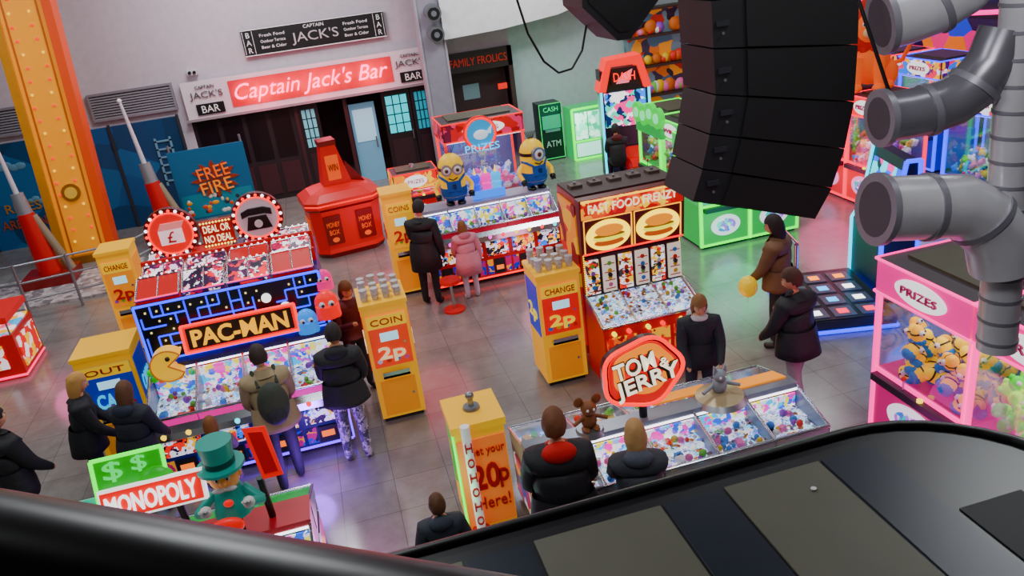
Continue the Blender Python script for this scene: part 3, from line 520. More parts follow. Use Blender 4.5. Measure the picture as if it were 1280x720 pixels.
M.tube([(-w,-.54,2.4),(w,-.54,2.4)],.014,em('#ffc060',3),6); M.tube([(-w,-.46,1.68),(w,-.46,1.68)],.014,em('#ff4010',3),6)
M.box(-w-.02,-w,-.3,.4,.2,2.3,graphic(['#c02018','#e8a030','#701010','#f0c060'],4,.25)); M.box(-w,w,-.3,.4,2.4,2.43,mat('#3a2622',.6)); M.obj('cabinet',g)
M=MB()
for i in range(5): cx=-.55+i*.27; M.box(cx-.08,cx+.08,.0,.15,2.43,2.47,mat('#5a4a44',.6)); M.cyl((cx,.08,2.47),(cx,.08,2.5),.02,.02,SIL,8)
M.obj('top_boxes',g)
# ------------------------------------------------------------------ board game pusher (bottom left)
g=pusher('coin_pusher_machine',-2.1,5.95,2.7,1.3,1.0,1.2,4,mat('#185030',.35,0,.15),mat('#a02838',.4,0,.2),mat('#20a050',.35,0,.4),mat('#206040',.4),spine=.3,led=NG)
M=MB(); M.T=Matrix.Translation((.1,-.1,1.78))@Matrix.Rotation(R_(-22),4,'X')
M.box(-.25,.28,.0,.06,.02,.36,mat('#109040',.4,0,.6)); M.text('$',(-.1,-.02,.25),.14,.16,em('#80ff98',1)); M.text('$',(.1,-.02,.27),.11,.13,em('#80ff98',1)); M.sph((.2,0,.1),(.14,.05,.12),mat('#20a040',.4,0,.4))
M.tube([(-.25,.0,.02),(.28,.0,.02),(.28,.0,.36),(-.25,.0,.36)],.018,NG,6,True)
M.box(-.22,.56,-.1,-.02,-.12,.13,em('#ffffff',1.4)); M.box(-.2,.54,-.12,-.1,-.1,.11,mat('#d80c0c',.4,0,.8)); M.text('MONOPOLY',(.17,-.13,.0),.68,.15,em('#ffffff',2.5),offset=.02)
M.box(-1.1,-.5,.0,.05,-.12,.1,mat('#101810',.4)); M.box(-1.02,-.55,-.01,.0,-.07,.05,graphic(['#208040','#40ff90','#104020','#e0ffe0'],12,.8)); M.tube([(-1.1,.0,-.12),(-.5,.0,-.12),(-.5,.0,.1),(-1.1,.0,.1)],.02,NG,6,True)
M.box(-.5,-.25,.0,.04,-.1,.08,mat('#20c0a0',.4,0,.4))
M.prism([(.98,-.1),(1.14,-.1),(1.08,.32),(.9,.34)],.02,.05,'y',mat('#e01818',.4,0,.5)); M.prism([(1.0,-.06),(1.11,-.06),(1.05,.28),(.94,.3)],.01,.02,'y',mat('#a01010',.4,0,.3))
M.T=Matrix(); 
for xx in (.0,.4,-.8,1.05): M.cyl((xx,0,1.2),(xx,-.08,1.68),.03,.03,BLK,8)
M.obj('board_sign',g)
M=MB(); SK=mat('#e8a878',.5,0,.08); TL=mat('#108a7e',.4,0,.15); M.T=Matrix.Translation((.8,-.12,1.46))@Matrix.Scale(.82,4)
M.cyl((0,0,-.3),(0,0,.0),.05,.05,BLK,8); M.cyl((0,0,0),(0,0,.3),.19,.13,TL,18); M.sph((0,0,.42),(.15,.14,.16),SK,16,10); M.cyl((0,0,.53),(0,0,.56),.23,.23,TL,24); M.cyl((0,0,.56),(0,0,.82),.14,.17,TL,24); M.cyl((0,0,.57),(0,0,.63),.147,.152,mat('#0c4a46',.4),24)
M.sph((0,-.15,.42),.035,SK,8,6)
for s in (-1,1):
    M.sph((s*.05,-.14,.35),(.07,.03,.025),WH,10,6); M.sph((s*.05,-.125,.46),(.025,.02,.035),WH,8,6); M.sph((s*.05,-.143,.46),(.01,.01,.015),BLK,6,5); M.sph((s*.15,0,.42),(.02,.03,.04),SK,8,6)
    M.tube([(s*.14,0,.25),(s*.3,-.1,.12),(s*.2,-.22,.2)],.05,TL,10); M.sph((s*.2,-.25,.22),.06,WH,10,8)
    for k in range(4): M.tube([(s*.2,-.27,.24),(s*.2+(k-1.5)*.03,-.32,.28)],.013,WH,6)
M.sph((0,-.16,.2),(.05,.03,.04),em('#e02020',.6),8,6); M.sph((-.05,-.28,.02),(.17,.06,.1),mat('#e02010',.4,0,.5)); M.obj('top_hat_figure',g)
# ------------------------------------------------------------------ claw machines
YP=[mat('#ffc818',.7,0,.3),mat('#ffbc10',.7,0,.3),mat('#ffd030',.7,0,.3)]
GP=[mat('#60d020',.7,0,.3),mat('#a0e830',.7,0,.3),mat('#38b018',.7,0,.3)]
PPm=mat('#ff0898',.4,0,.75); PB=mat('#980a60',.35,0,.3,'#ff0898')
claw(5.72,5.83,-90,1.25,1.0,2.07,NP,PB,YP,PPm,None,.55,goggle=mat('#3070b0',.7,0,.15)); claw(5.72,4.55,-90,1.25,1.0,2.07,NP,PB,GP,PPm,None,.55)
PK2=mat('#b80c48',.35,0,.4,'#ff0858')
for k in range(2): claw(10.2,12.72+k*.98,-90,.94,.95,2.1,em('#ff1a68',3),PK2,PRZ,mat('#ff1050',.4,0,.75),None,.4,'#ffb0d8')
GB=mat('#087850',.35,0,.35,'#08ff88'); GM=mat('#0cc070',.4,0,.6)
for k in range(2): claw(6.62+k*.96,12.75,0,.94,.95,2.0,NG,GB,PRZ,GM,None,.4)
for k in range(2): claw(6.95+k*.12,14.0+k*1.3,-90+0,1.2,.95,2.0,NG,GB,PRZ,GM,'WIN',.5)
M=MB()
for k in range(4): M.cyl((0,k*.32,.05*math.sin(k*2)),( -.1,k*.32,.05*math.sin(k*2)),.2,.2,mat('#10c060',.4,0,.9),20); M.cyl((-.1,k*.32,.05*math.sin(k*2)),(-.12,k*.32,.05*math.sin(k*2)),.1,.1,em('#a0ffc0',1.2),16)
M.box(-.06,.04,-.1,1.1,-.4,-.2,GB); solo('green_bubble_sign',M,6.38,14.3,2.02)
M=MB(); M.box(-.3,.3,-.3,.3,0,1.5,mat('#10241e',.4)); M.box(-.25,.25,-.33,-.3,.85,1.2,em('#2a9070',.5)); M.box(-.2,.2,-.4,-.3,.78,.84,SIL); M.box(-.3,.3,-.32,-.3,1.24,1.48,mat('#08241c',.4)); M.text('ATM',(0,-.34,.45),.4,.16,mat('#b8c8c0',.5)); M.text('CASH',(0,-.335,1.36),.4,.12,em('#30c080',.6)); M.tube([(-.3,-.31,.05),(.3,-.31,.05),(.3,-.31,1.5),(-.3,-.31,1.5)],.012,em('#10c070',.8),6,True); solo('cash_machine',M,5.95,20.6)
M=MB(); M.box(-.75,.75,-.35,.35,0,1.35,mat('#0c6a4c',.4,0,.4,'#10ff9a')); M.box(-.68,.68,-.37,-.35,.55,1.25,graphic(['#e8fff4','#ffffff','#a0e8d0','#50b090'],7,1.0)); M.box(-.68,.68,-.37,-.35,.1,.45,em('#d0fff0',.9)); M.tube([(-.75,-.37,.03),(.75,-.37,.03),(.75,-.37,1.35),(-.75,-.37,1.35)],.035,NG,6,True); M.tube([(-.75,-.37,.5),(.75,-.37,.5)],.03,NG,6)
for k in (-.34,0,.34): M.box(k-.01,k+.01,-.385,-.37,.55,1.25,GB)
solo('prize_locker_machine',M,7.1,20.1)
M=MB(); RR=em('#ff0c28',1.8)
M.box(-.55,.55,.1,.6,0,2.5,mat('#24101c',.4)); M.box(-.48,.48,.04,.1,1.2,2.0,graphic(['#1080ff','#ff2090','#ffffff','#10204a','#10d0b0'],8,1.2)); M.prism([(-.62,2.05),(-.4,2.75),(.4,2.8),(.62,2.05),(.45,2.05),(.3,2.6),(-.3,2.6),(-.45,2.05)],-.05,.55,'y',RR); M.box(-.3,.3,0,.1,2.15,2.55,mat('#30101c',.4)); M.text('DASH',(0,-.02,2.35),.5,.2,NR); M.prism([(-.2,2.2),(.1,2.2),(.2,2.5),(-.05,2.4)],-.015,0,'y',mat('#ff90a0',.4,0,.8))
M.tube([(-.56,0,.05),(-.56,0,2.1)],.03,NC,6); M.tube([(.56,0,.05),(.56,0,2.1)],.03,NC,6); M.box(-.45,.45,-1.3,.1,0,.22,mat('#1a1a30',.4)); M.tube([(-.45,-1.3,.1),(.45,-1.3,.1),(.45,.1,.1),(-.45,.1,.1)],.02,em('#ff1080',4),6,True)
M.prism([(-.35,.22),(-1.1,.22),(-1.1,.5),(-.9,.62),(-.5,.58),(-.35,.8)],-.16,.16,'x',mat('#b01830',.3,0,.3)); M.tube([(-.3,-.35,.85),(.3,-.35,.85)],.02,BLK)
solo('motorbike_arcade_simulator',M,7.0,17.6,0,-10)
M=MB(); M.box(8.6,12.2,21.2,21.48,.2,3.4,graphic(['#b86a20','#405868','#d09040','#2a2a38','#983818','#607078','#1a1820'],3.5,.3)); 
for z in (.3,1.1,1.9,2.7,3.4): M.box(8.55,12.25,20.95,21.48,z-.03,z+.03,mat('#3a2a20',.5))
for k in range(110): a=random.uniform(.08,.2); x=random.uniform(8.8,12); z=random.choice((.33,1.13,1.93,2.73)); M.sph((x,21.1,z+a),(a,.1,a),random.choice(PRZ+[mat('#d07030',.6)]*3),8,6)
solo('prize_shop_display',M)
M=MB(); M.box(3.5,3.62,21.3,21.44,0,3.0,T2); M.box(5.23,5.35,21.3,21.44,0,3.0,T2); M.box(3.5,5.35,21.3,21.44,2.5,3.0,mat('#2a181c',.4)); M.text('FAMILY FROLICS',(4.42,21.28,2.75),1.55,.2,mat('#9a3c34',.4,0,.3)); M.box(4.9,5.15,21.4,21.45,1.9,2.05,em('#d04030',.7)); M.box(3.62,5.23,21.8,21.85,0,2.5,mat('#33181c',.6)); M.box(4.0,4.45,21.78,21.8,1.7,2.1,mat('#6a7a80',.4,0,.2))
solo('trim_family_doorway',M)
for (x,y,rz,nm,bd) in ((12.6,14.2,-90,NB,mat('#162a80',.4,0,.4,'#2040ff')),(12.6,15.6,-90,em('#ff1a68',3),PK2),(12.8,17.2,-90,em('#ff5020',3),mat('#a03010',.4,0,.4)),(11.0,11.0,-80,NB,mat('#101c50',.4,0,.3,'#2040ff'))):
    claw(x,y,rz,1.15,1.0,2.3,nm,bd,PRZ,graphic(['#e02060','#2070e0','#e8b020','#e8e8ff','#401060'],7,.9))
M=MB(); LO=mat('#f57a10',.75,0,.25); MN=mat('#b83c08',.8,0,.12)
M.sph((0,0,.55),(.4,.5,.5),LO); M.sph((0,-.35,1.15),(.42,.25,.42),MN,16,10); M.sph((0,-.5,1.15),(.27,.25,.27),LO); M.sph((0,-.74,1.08),(.12,.1,.09),mat('#f0c898',.6)); M.sph((0,-.83,1.12),.04,BLK,8,6)
for k in range(14): a=k*.45; M.sph((.38*math.cos(a),-.36,1.15+.38*math.sin(a)),(.14,.12,.14),MN,8,6)
for s in (-1,1):
    M.sph((s*.1,-.72,1.22),.04,WH,8,6); M.sph((s*.1,-.755,1.22),.02,BLK,6,5); M.sph((s*.22,-.4,1.48),.09,LO,8,6); M.cyl((s*.2,-.4,.6),(s*.22,-.5,.05),.13,.1,LO,12); M.sph((s*.22,-.58,.07),(.13,.18,.08),LO,10,8); M.sph((s*.36,.1,.25),(.2,.3,.25),LO); M.sph((s*.38,-.2,.07),(.12,.2,.08),LO,10,8)
M.tube([(.2,.4,.3),(.6,.55,.4),(.75,.5,.7)],.04,LO,8); M.sph((.77,.5,.78),.1,MN,8,6)
o=solo('lion_statue',M,10.2,13.3,2.13,-40); o.scale=(.9,.8,1.0)
M=MB()
for z,m in ((2.9,NP),(3.2,NB),(3.6,em('#ff8020',3))): M.tube([(13.9,10,z),(13.9,13,z+.15),(13.9,15,z),(13.9,19,z+.15)],.05,m,8)
M.box(13.95,14.2,9.8,19.2,0,4.2,mat('#1a1030',.5)); M.box(13.9,13.95,10,19,1.2,2.8,graphic(['#301050','#e02080','#1040c0','#180828','#e08020','#200838'],1.5,.5)); solo('neon_partition_wall',M)
# ------------------------------------------------------------------ dance machine
g=grp('dance_arcade_machine',6.65,9.3,0,-15); M=MB(); 
M.box(-.62,.62,-.85,.85,0,.2,mat('#20242c',.4)); M.box(-.6,.6,-.83,.83,.2,.215,mat('#2a2e3a',.25,.5))
cs=[em('#ff5a70',4),em('#ffffff',5),em('#6ab0ff',4),em('#ff9a60',4)]
for i in range(3):
    for j in range(4): M.box(-.55+i*.37,-.25+i*.37,-.77+j*.39,-.47+j*.39,.215,.225,mat('#585e70',.3,.3)); M.box(-.47+i*.37,-.33+i*.37,-.69+j*.39,-.55+j*.39,.225,.23,random.choice(cs))
M.tube([(-.63,-.86,.04),(.63,-.86,.04),(.63,.86,.04),(-.63,.86,.04)],.03,NB,6,True)
M.tube([(-.58,-.3,.2),(-.58,-.3,1.15),(-.58,.6,1.15),(-.58,.6,.2)],.035,CH); M.tube([(-.58,.6,.7),(-.58,-.3,.7)],.02,CH)
M.obj('dance_platform',g)
M=MB(); M.prism([(.68,0),(1.2,0),(1.12,2.1),(.95,2.1),(.8,1.2),(.68,1.0)],-.1,.95,'y',mat('#101838',.4)); M.prism([(.8,1.3),(.93,1.95),(.92,1.95),(.79,1.3)],-.02,.87,'y',graphic(['#2060ff','#ff40a0','#40e0ff','#101830'],7,1.3)); 
M.tube([(.67,-.11,0),(.67,-.11,1.0),(.8,-.11,1.2),(.94,-.11,2.1),(1.13,-.11,2.1),(1.21,-.11,0)],.035,NB,6); M.tube([(.67,.96,0),(.67,.96,1.0),(.8,.96,1.2),(.94,.96,2.1)],.03,NC,6); M.obj('screen_cabinet',g)
M=MB(); M.box(-.7,.7,-.5,.5,0,.75,mat('#a01820',.35,0,.2)); M.box(-.7,.7,-.5,.5,.95,1.05,mat('#c02028',.35,0,.2)); M.box(-.66,.66,-.46,.46,.75,.78,graphic(['#ffffff','#ffd060','#60c0ff','#ff80a0'],8,.8))
for sx in (-.68,.66):
    for sy in (-.48,.46): M.box(sx,sx+.02,sy,sy+.02,.75,.95,CH)
M.box(-.5,.5,-.52,-.5,.2,.6,graphic(['#ffffff','#d02020','#ffd060'],7,.5)); M.box(.7,.72,-.4,.4,.15,.65,graphic(['#ffffff','#d02020','#ffd060'],7,.5)); M.tube([(-.7,-.51,.05),(.7,-.51,.05),(.7,.5,.05)],.02,em('#ff3080',4),6); solo('prize_table_game',M,-6.0,13.6)
# ------------------------------------------------------------------ hanging speaker array
g=grp('line_array_speaker',3.5,5.9); M=MB(); SB=mat('#1a1a1d',.5); SG=mat('#060608',.65)
L=[(-.48,5.6),(-.5,5.2),(-.5,4.85),(-.49,4.5),(-.48,4.15),(-.54,3.85),(-.61,3.58),(-.7,3.32)]
Rr=[(.72,5.6),(.74,5.2),(.75,4.8),(.76,4.35),(.75,3.9),(.68,3.52),(.57,3.2),(.42,2.95)]
for i in range(7):
    a,b,c,d=L[i],L[i+1],Rr[i+1],Rr[i]; gp=.006
    q=[(a[0],a[1]-gp),(b[0],b[1]+gp),(c[0],c[1]+gp),(d[0],d[1]-gp)]
    M.prism(q,-.18,.38,'y',SB)
    k=.22; q2=[(a[0]+(d[0]-a[0])*k,a[1]-gp*2+(d[1]-a[1])*k),(b[0]+(c[0]-b[0])*k,b[1]+gp*2+(c[1]-b[1])*k),(c[0]-.005,c[1]+gp),(d[0]-.005,d[1]-gp)]
    M.prism(q2,-.2,-.18,'y',SG)
    M.box(a[0]+.03,a[0]+.14,-.2,-.18,(a[1]+b[1])/2-.02,(a[1]+b[1])/2+.02,mat('#3c3c42',.4,.5)); M.cyl((a[0]+.08,-.2,(a[1]+b[1])/2-.07),(a[0]+.08,-.21,(a[1]+b[1])/2-.07),.012,.012,SIL,8)
M.cyl((-.3,.1,5.6),(-.3,.1,7.59),.02,.02,BLK,6); M.cyl((.5,.1,5.6),(.5,.1,7.59),.02,.02,BLK,6); M.box(-.5,.7,-.1,.3,5.58,5.66,DK); M.obj('speaker_boxes',g)
M=MB(); M.prism([(-.42,5.3),(-.42,4.72),(-.08,4.36),(.06,4.36),(.45,4.76),(.45,5.3)],-.25,.35,'y',SB); M.prism([(-.36,5.2),(-.36,4.76),(-.06,4.44),(.04,4.44),(.38,4.8),(.38,5.2)],-.27,-.25,'y',SG); M.cyl((0,0,5.3),(0,0,7.5),.02,.02,BLK,6); M.tube([(-.2,.3,4.9),(-.2,.3,4.5),(-.27,.3,4.25),(-.4,.3,4.08),(-.55,.3,4.06),(-.7,.3,4.2),(-.84,.3,4.5),(-.95,.3,5.0),(-1.0,.3,5.6),(-1.0,.3,7.5)],.012,BLK,6)
solo('hanging_loudspeaker',M,3.12,8.0,.05)
# ------------------------------------------------------------------ ducts
M=MB(); DM=mat('#c6c5ca',.3,.3); DM2=mat('#807e86',.4,.3)
A=Vector((3.98,4.0,6.5)); B=Vector((4.05,3.85,2.55))
M.cyl(A,B,.12,.12,DM,24)
for k in range(26): p=A.lerp(B,(k+.5)/26); M.cyl(p+Vector((0,0,.01)),p-Vector((0,0,.01)),.126,.126,DM2,24)
def branch(pts,r,DM=DM):
    P=[Vector(p) for p in pts]; M.sweep(P,r,DM,28)
    for i,rr in ((0,.025),(2,.012),(4,.012)):
        if i+1<len(P): q=P[i]; d=(P[i+1]-P[i]).normalized(); M.cyl(q-d*.02,q+d*.02,r+rr,r+rr,DM2,28)
    d=(P[1]-P[0]).normalized(); M.cyl(P[0]-d*.022,P[0]-d*.02,r*.85,r*.85,mat('#3c3c42',.5),24)
branch([(3.36,4.28,4.72),(3.5,4.25,4.74),(3.65,4.21,4.78),(3.8,4.17,4.86),(3.9,4.13,4.98),(3.96,4.08,5.15),(3.98,4.02,5.4)],.17)
branch([(3.28,4.14,4.18),(3.42,4.12,4.18),(3.56,4.09,4.19),(3.7,4.06,4.22),(3.82,4.03,4.3),(3.92,4.01,4.42),(3.98,4.0,4.6)],.15,mat('#77757c',.3,.4))
branch([(3.18,4.0,3.66),(3.34,3.98,3.64),(3.5,3.96,3.62),(3.7,3.93,3.6),(3.85,3.9,3.5),(3.97,3.87,3.36),(4.03,3.86,3.15)],.2)
M.tube([(3.0,4.3,5.6),(3.15,4.25,4.9),(3.35,4.1,4.2)],.012,BLK,6)
solo('ventilation_duct',M)
# ------------------------------------------------------------------ balcony foreground
M=MB(); FB=mat('#0c0c10',.35); OL=mat('#5c5a4c',.5,.1); NVY=mat('#0a1626',.35,.1)
zt=4.0
out=[(-.35,.2),(-.25,1.68),(1.28,1.68)]+[(1.28+.42*math.sin(a)*1.0,1.26+.42*math.cos(a)) for a in [R_(k) for k in range(10,91,10)]]+[(1.7,.2)]
M.prism(out,zt-.08,zt,'z',FB)
M.prism(out,zt-.14,zt-.08,'z',mat('#1c1b1e',.4))
for x0,x1,m in ((.0,.12,OL),(.13,.3,NVY),(.31,.66,OL),(.67,.835,NVY),(.845,1.13,OL),(1.14,1.3,NVY)): M.box(x0,x1,.25,1.6,zt,zt+.004,m)
M.tube([(-.25,1.68,zt),(1.28,1.68,zt)]+[(x,y,zt) for x,y in out[3:]],.018,BLK,8)
M.box(1.32,1.5,.25,1.3,zt,zt+.004,mat('#17181a',.6)); M.cyl((1.05,1.5,zt+.004),(1.05,1.5,zt+.008),.008,.008,WH,8)
for x in (-.2,1.5): M.cyl((x,1.3,0),(x,1.3,zt-.1),.05,.05,BLK,10)
solo('balcony_ledge_canopy',M)
M=MB(); a=Vector((-.9,1.15,4.887)); b=Vector((.22,.37,4.887)); M.cyl(a,b,.052,.052,mat('#0d0c0f',.35,.1),32)
for p in (a.lerp(b,.02),a.lerp(b,.98)): M.cyl(p,(p.x,p.y,4.06),.02,.02,BLK,10); M.sph(p,.052,BLK,16,10)
solo('balcony_handrail',M)
M=MB(); M.box(-2.5,2.5,-.9,.18,3.75,3.9,mat('#3a3638',.65)); solo('balcony_floor',M)
# ------------------------------------------------------------------ people
def ik(S,T,l1,l2,bend):
    S=Vector(S);T=Vector(T); d=T-S; L=d.length
    if L>(l1+l2)*.98: T=S+d*((l1+l2)*.98/L); d=T-S; L=d.length
    a=(l1*l1-l2*l2+L*L)/(2*L); h=math.sqrt(max(l1*l1-a*a,0)); u=d/L; b=Vector(bend); b=(b-u*b.dot(u)).normalized()
    return S+u*a+b*h,T
def person(name,x,y,h,face,top,bot,hair,arms=('down','down'),lean=0.,long=False,bulk=1.,hood=None,pack=None,look=(0,-10),step=.0,shoe='#1a1a1c',seat=None,hem=.78,bag=None,trim=None,hat=None):
    s=h/1.75; V=[];E=[];Rd=[];Lb=[]
    def av(p,r,l): V.append(Vector(p));Rd.append(r if hasattr(r,'__len__') else (r,r));Lb.append(l);return len(V)-1
    ly=lambda z: lean*(z-.95)
    zb=0 if seat is None else seat-.93
    pe=av((0,0,.95),(.165*bulk,.12*bulk),'top'); s1=av((0,ly(1.12),1.12),(.16*bulk,.12*bulk),'top'); s2=av((0,ly(1.32),1.32),(.185*bulk,.13*bulk),'top'); s3=av((0,ly(1.42),1.42),(.13*bulk,.1*bulk),'top')
    n1=av((0,ly(1.5),1.5),.062,'skin'); n2=av((0,ly(1.58)+.01,1.58),.055,'skin')
    E+=[(pe,s1),(s1,s2),(s2,s3),(s3,n1),(n1,n2)]
    ab=.5+.5*bulk
    for sx in (-1,1):
        hp=av((sx*.095,0,.86),(.1,.1),'bot'); 
        if seat is None:
            dy=sx*step
            kn=av((sx*.11,dy*.5+.02,.49),.078,'bot'); ak=av((sx*.115,dy-(0.02 if dy<=0 else 0),.1),.058,'bot'); he=av((sx*.115,dy-.0,.05),.047,'shoe'); to=av((sx*.125,dy+.16,.038),(.047,.038),'shoe')
        else:
            kn=av((sx*.14,.42,.9),.078,'bot'); ak=av((sx*.14,.45,.9-.4),.055,'bot'); he=av((sx*.14,.45,.9-.46),.045,'shoe'); to=av((sx*.15,.6,.9-.46),(.045,.036),'shoe')
        E+=[(pe,hp),(hp,kn),(kn,ak),(ak,he),(he,to)]
        sh=av((sx*.2,ly(1.4),1.4),.078*bulk,'top'); E.append((s3,sh))
        a=arms[0 if sx<0 else 1]
        T={'down':(sx*.3,.05,.84),'fwd':(sx*.17,.46,1.04),'low':(sx*.2,.3,.95),'up':(sx*.12,.3,1.38),'phone':(sx*.08,.28,1.2),'side':(sx*.42,.2,1.1)}[a] if isinstance(a,str) else a
        T=Vector(T)+Vector((0,ly(1.2) if a!='down' else 0,0))
        el,wr=ik(V[sh],T,.29,.26,(sx*.5,-.5,-.8)); e=av(el,.06*bulk,'top'); wv=av(wr,.042*ab,'top')
        d=(wr-el).normalized(); pm=av(wr+d*.05,(.034,.02),'skin'); pm2=av(wr+d*.085,(.036,.017),'skin'); E+=[(sh,e),(e,wv),(wv,pm),(pm,pm2)]
        sd=d.cross(Vector((0,0,1))); sd=sd.normalized() if sd.length>.1 else Vector((0,1,0)); dn=sd.cross(d).normalized()
        if dn.z>0: dn=-dn
        if a=='down': sd=Vector((0,1,0)); dn=Vector((-sx,0,0))
        for k in range(4):
            o=(k-1.5)*.019; ln=(.065,.078,.074,.058)[k]; p0=wr+d*.08+sd*o; p1=p0+d*ln*.5+dn*.006; p2=p1+d*ln*.35+dn*.018; p3=p2+d*ln*.2+dn*.022
            i0=av(p0,.0095,'skin');i1=av(p1,.009,'skin');i2=av(p2,.0085,'skin');i3=av(p3,.0075,'skin'); E+=[(i0,i1),(i1,i2),(i2,i3)]
        ts=sd*(-sx if a!='down' else 1); p0=wr+d*.03+ts*.02; p1=p0+ts*.03+d*.025; p2=p1+d*.03+dn*.01
        i0=av(p0,.012,'skin');i1=av(p1,.0105,'skin');i2=av(p2,.009,'skin'); E+=[(i0,i1),(i1,i2)]
    me=bpy.data.meshes.new('b'); me.from_pydata([tuple(v) for v in V],E,[]); ob=bpy.data.objects.new('b',me); bpy.context.collection.objects.link(ob)
    sk=ob.modifiers.new('s','SKIN'); sk.use_smooth_shade=True
    ob.modifiers.new('u','SUBSURF').levels=1
    for i,r in enumerate(Rd): me.skin_vertices[0].data[i].radius=r
    me.skin_vertices[0].data[0].use_root=True
    bpy.context.view_layer.update()
    bo=bpy.data.meshes.new_from_object(ob.evaluated_get(bpy.context.evaluated_depsgraph_get()))
    bpy.data.objects.remove(ob); bpy.data.meshes.remove(me)
    mats={'top':top if not isinstance(top,str) else mat(top,.7),'bot':bot if not isinstance(bot,str) else mat(bot,.8),'skin':mat('#d39a7c',.5),'shoe':mat(shoe,.5)}
    keys=list(mats); bo.materials.clear()
    for k in keys: bo.materials.append(mats[k])
    seg=[(V[a],V[b],a,b) for a,b in E]
    for p in bo.polygons:
        c=p.center; best=9;lb='top'
        for a,b,ia,ib in seg:
            ab_=b-a; t=max(0,min(1,(c-a).dot(ab_)/ab_.length_squared)); dd=(c-(a+ab_*t)).length-max(Rd[ia])*.6
            if dd<best: best=dd; lb=Lb[ib] if t>.5 or Lb[ia]==Lb[ib] else Lb[ia]
        if lb in('top','bot') and abs(c.x)<.25 and seat is None and .6<c.z<1.0 and not(abs(c.x)>.21): lb='top' if c.z>.84 else 'bot'
        p.material_index=keys.index(lb); p.use_smooth=True
    g=grp(name,x,y,zb*s if seat is not None else 0,face); g.scale=(s,s,s)
    body=bpy.data.objects.new('body',bo); bpy.context.collection.objects.link(body); body.parent=g
    hc=Vector((0,ly(1.66)+.02,1.66)); Rh=Euler((R_(look[1]),0,R_(look[0]))).to_matrix(); SKm=mats['skin']; HM=mat(hair,.7)
    M=MB(); M.T=Matrix.Translation(hc)@Rh.to_4x4()@Matrix.Scale(1.06,4)
    n,k=20,14; vs=[]
    for j in range(k+1):
        ph=math.pi*j/k
        for i in range(n):
            t=2*math.pi*i/n; v=Vector((.077*math.sin(ph)*math.cos(t),.096*math.sin(ph)*math.sin(t),.118*math.cos(ph)))
            if v.z<-.02: v.x*=1-.25*min(1,(-v.z-.02)/.09); v.y=v.y*(1-.15*min(1,(-v.z-.02)/.09))+.012
            if v.y>.06 and abs(v.x)<.02 and -.035<v.z<.012: v.y+=.014
            if v.y>.05 and abs(abs(v.x)-.03)<.015 and .0<v.z<.03: v.y-=.006
            vs.append(v)
    M.add(vs,[(j*n+i,(j+1)*n+i,(j+1)*n+(i+1)%n,j*n+(i+1)%n) for j in range(k) for i in range(n)],SKm,True)
    M.prism([(-.012,-.035),(.012,-.035),(.004,.015),(-.004,.015)],.085,.112,'y',SKm)
    for sx in (-1,1): M.sph((sx*.03,.084,.012),(.013,.01,.008),WH,8,6); M.sph((sx*.03,.092,.012),(.006,.005,.006),mat('#2a1a12',.3),6,5); M.sph((sx*.079,-.002,-.005),(.01,.02,.03),SKm,8,6); M.box(sx*.03-.015,sx*.03+.015,.088,.094,.028,.033,HM)
    M.sph((0,.092,-.055),(.022,.008,.006),mat('#a8544c',.5),8,6)
    vs=[];n,k=26,18
    for j in range(k+1):
        ph=math.pi*j/k
        for i in range(n):
            t=2*math.pi*i/n; w=1+.035*math.sin(6*t+j*.8)+random.uniform(-.015,.015); v=Vector((.091*math.sin(ph)*math.cos(t)*w,.11*math.sin(ph)*math.sin(t)*w-.008,.132*math.cos(ph)+.008))
            if long and v.y<.03 and v.z<0: v.z*=2.0; v.x*=1.1
            vs.append(v)
    fs=[]
    for j in range(k):
        for i in range(n):
            f=(j*n+i,(j+1)*n+i,(j+1)*n+(i+1)%n,j*n+(i+1)%n); c=sum((vs[q] for q in f),Vector())/4
            if c.y>.035 and c.z<.06: continue
            if c.y>-.02 and c.z<(-.09 if long else .0) and abs(c.x)<.2 and not (long and abs(c.x)>.06): continue
            if not long and c.z<-.075: continue
            fs.append(f)
    M.add(vs,fs,HM,True)
    if hat: M.sph((0,-.008,.05),(.1,.118,.1),mat(hat,.9),16,10); M.cyl((0,-.005,.02),(0,-.005,.06),.108,.106,mat(hat,.9),18); M.sph((0,-.01,.16),.035,mat(hat,.9),8,6)
    M.obj('head',g)
    M=MB()
    M.cyl((0,ly(1.44),1.44),(0,ly(1.51)+.005,1.515),.105*bulk,.08,mats['top'],16)
    if seat is None:
        n=24; rings=[]
        for z,rx,ry in ((1.12,.165,.125),(1.0,.185,.145),(.9,.195,.155),(hem,.2+.02*(.9-hem),.16+.03*(.9-hem)),(hem+.01,.17,.13)):
            for i in range(n):
                t=6.2832*i/n; w=1+.03*math.sin(5*t+z*9); rings.append((rx*bulk*w*math.cos(t),ly(z)*.6+ry*bulk*w*math.sin(t),z))
        M.add(rings,[(j*n+i,(j+1)*n+i,(j+1)*n+(i+1)%n,j*n+(i+1)%n) for j in range(4) for i in range(n)],mats['top'],True)
        if trim: M.cyl((0,0,hem-.0),(0,0,hem+.05),.205*bulk,.205*bulk,mat(trim,.8),20)
    if hood:
        hm=mat(hood,.85); M.sph((0,ly(1.5)-.085,1.48),(.14,.09,.085),hm,16,10); M.sph((0,ly(1.5)+.0,1.475),(.12,.11,.05),hm,16,8)
    if pack:
        pm_=mat(pack,.7); M.sph((0,ly(1.25)-.24,1.2),(.17,.13,.26),pm_,16,12); M.sph((0,ly(1.2)-.35,1.1),(.11,.05,.1),mat('#20222a',.7),12,8)
        for sx in (-1,1): M.tube([(sx*.1,ly(1.4)-.14,1.38),(sx*.12,ly(1.47)+.0,1.52),(sx*.13,ly(1.3)+.16,1.32),(sx*.15,-.1,1.05)],.02,pm_,8)
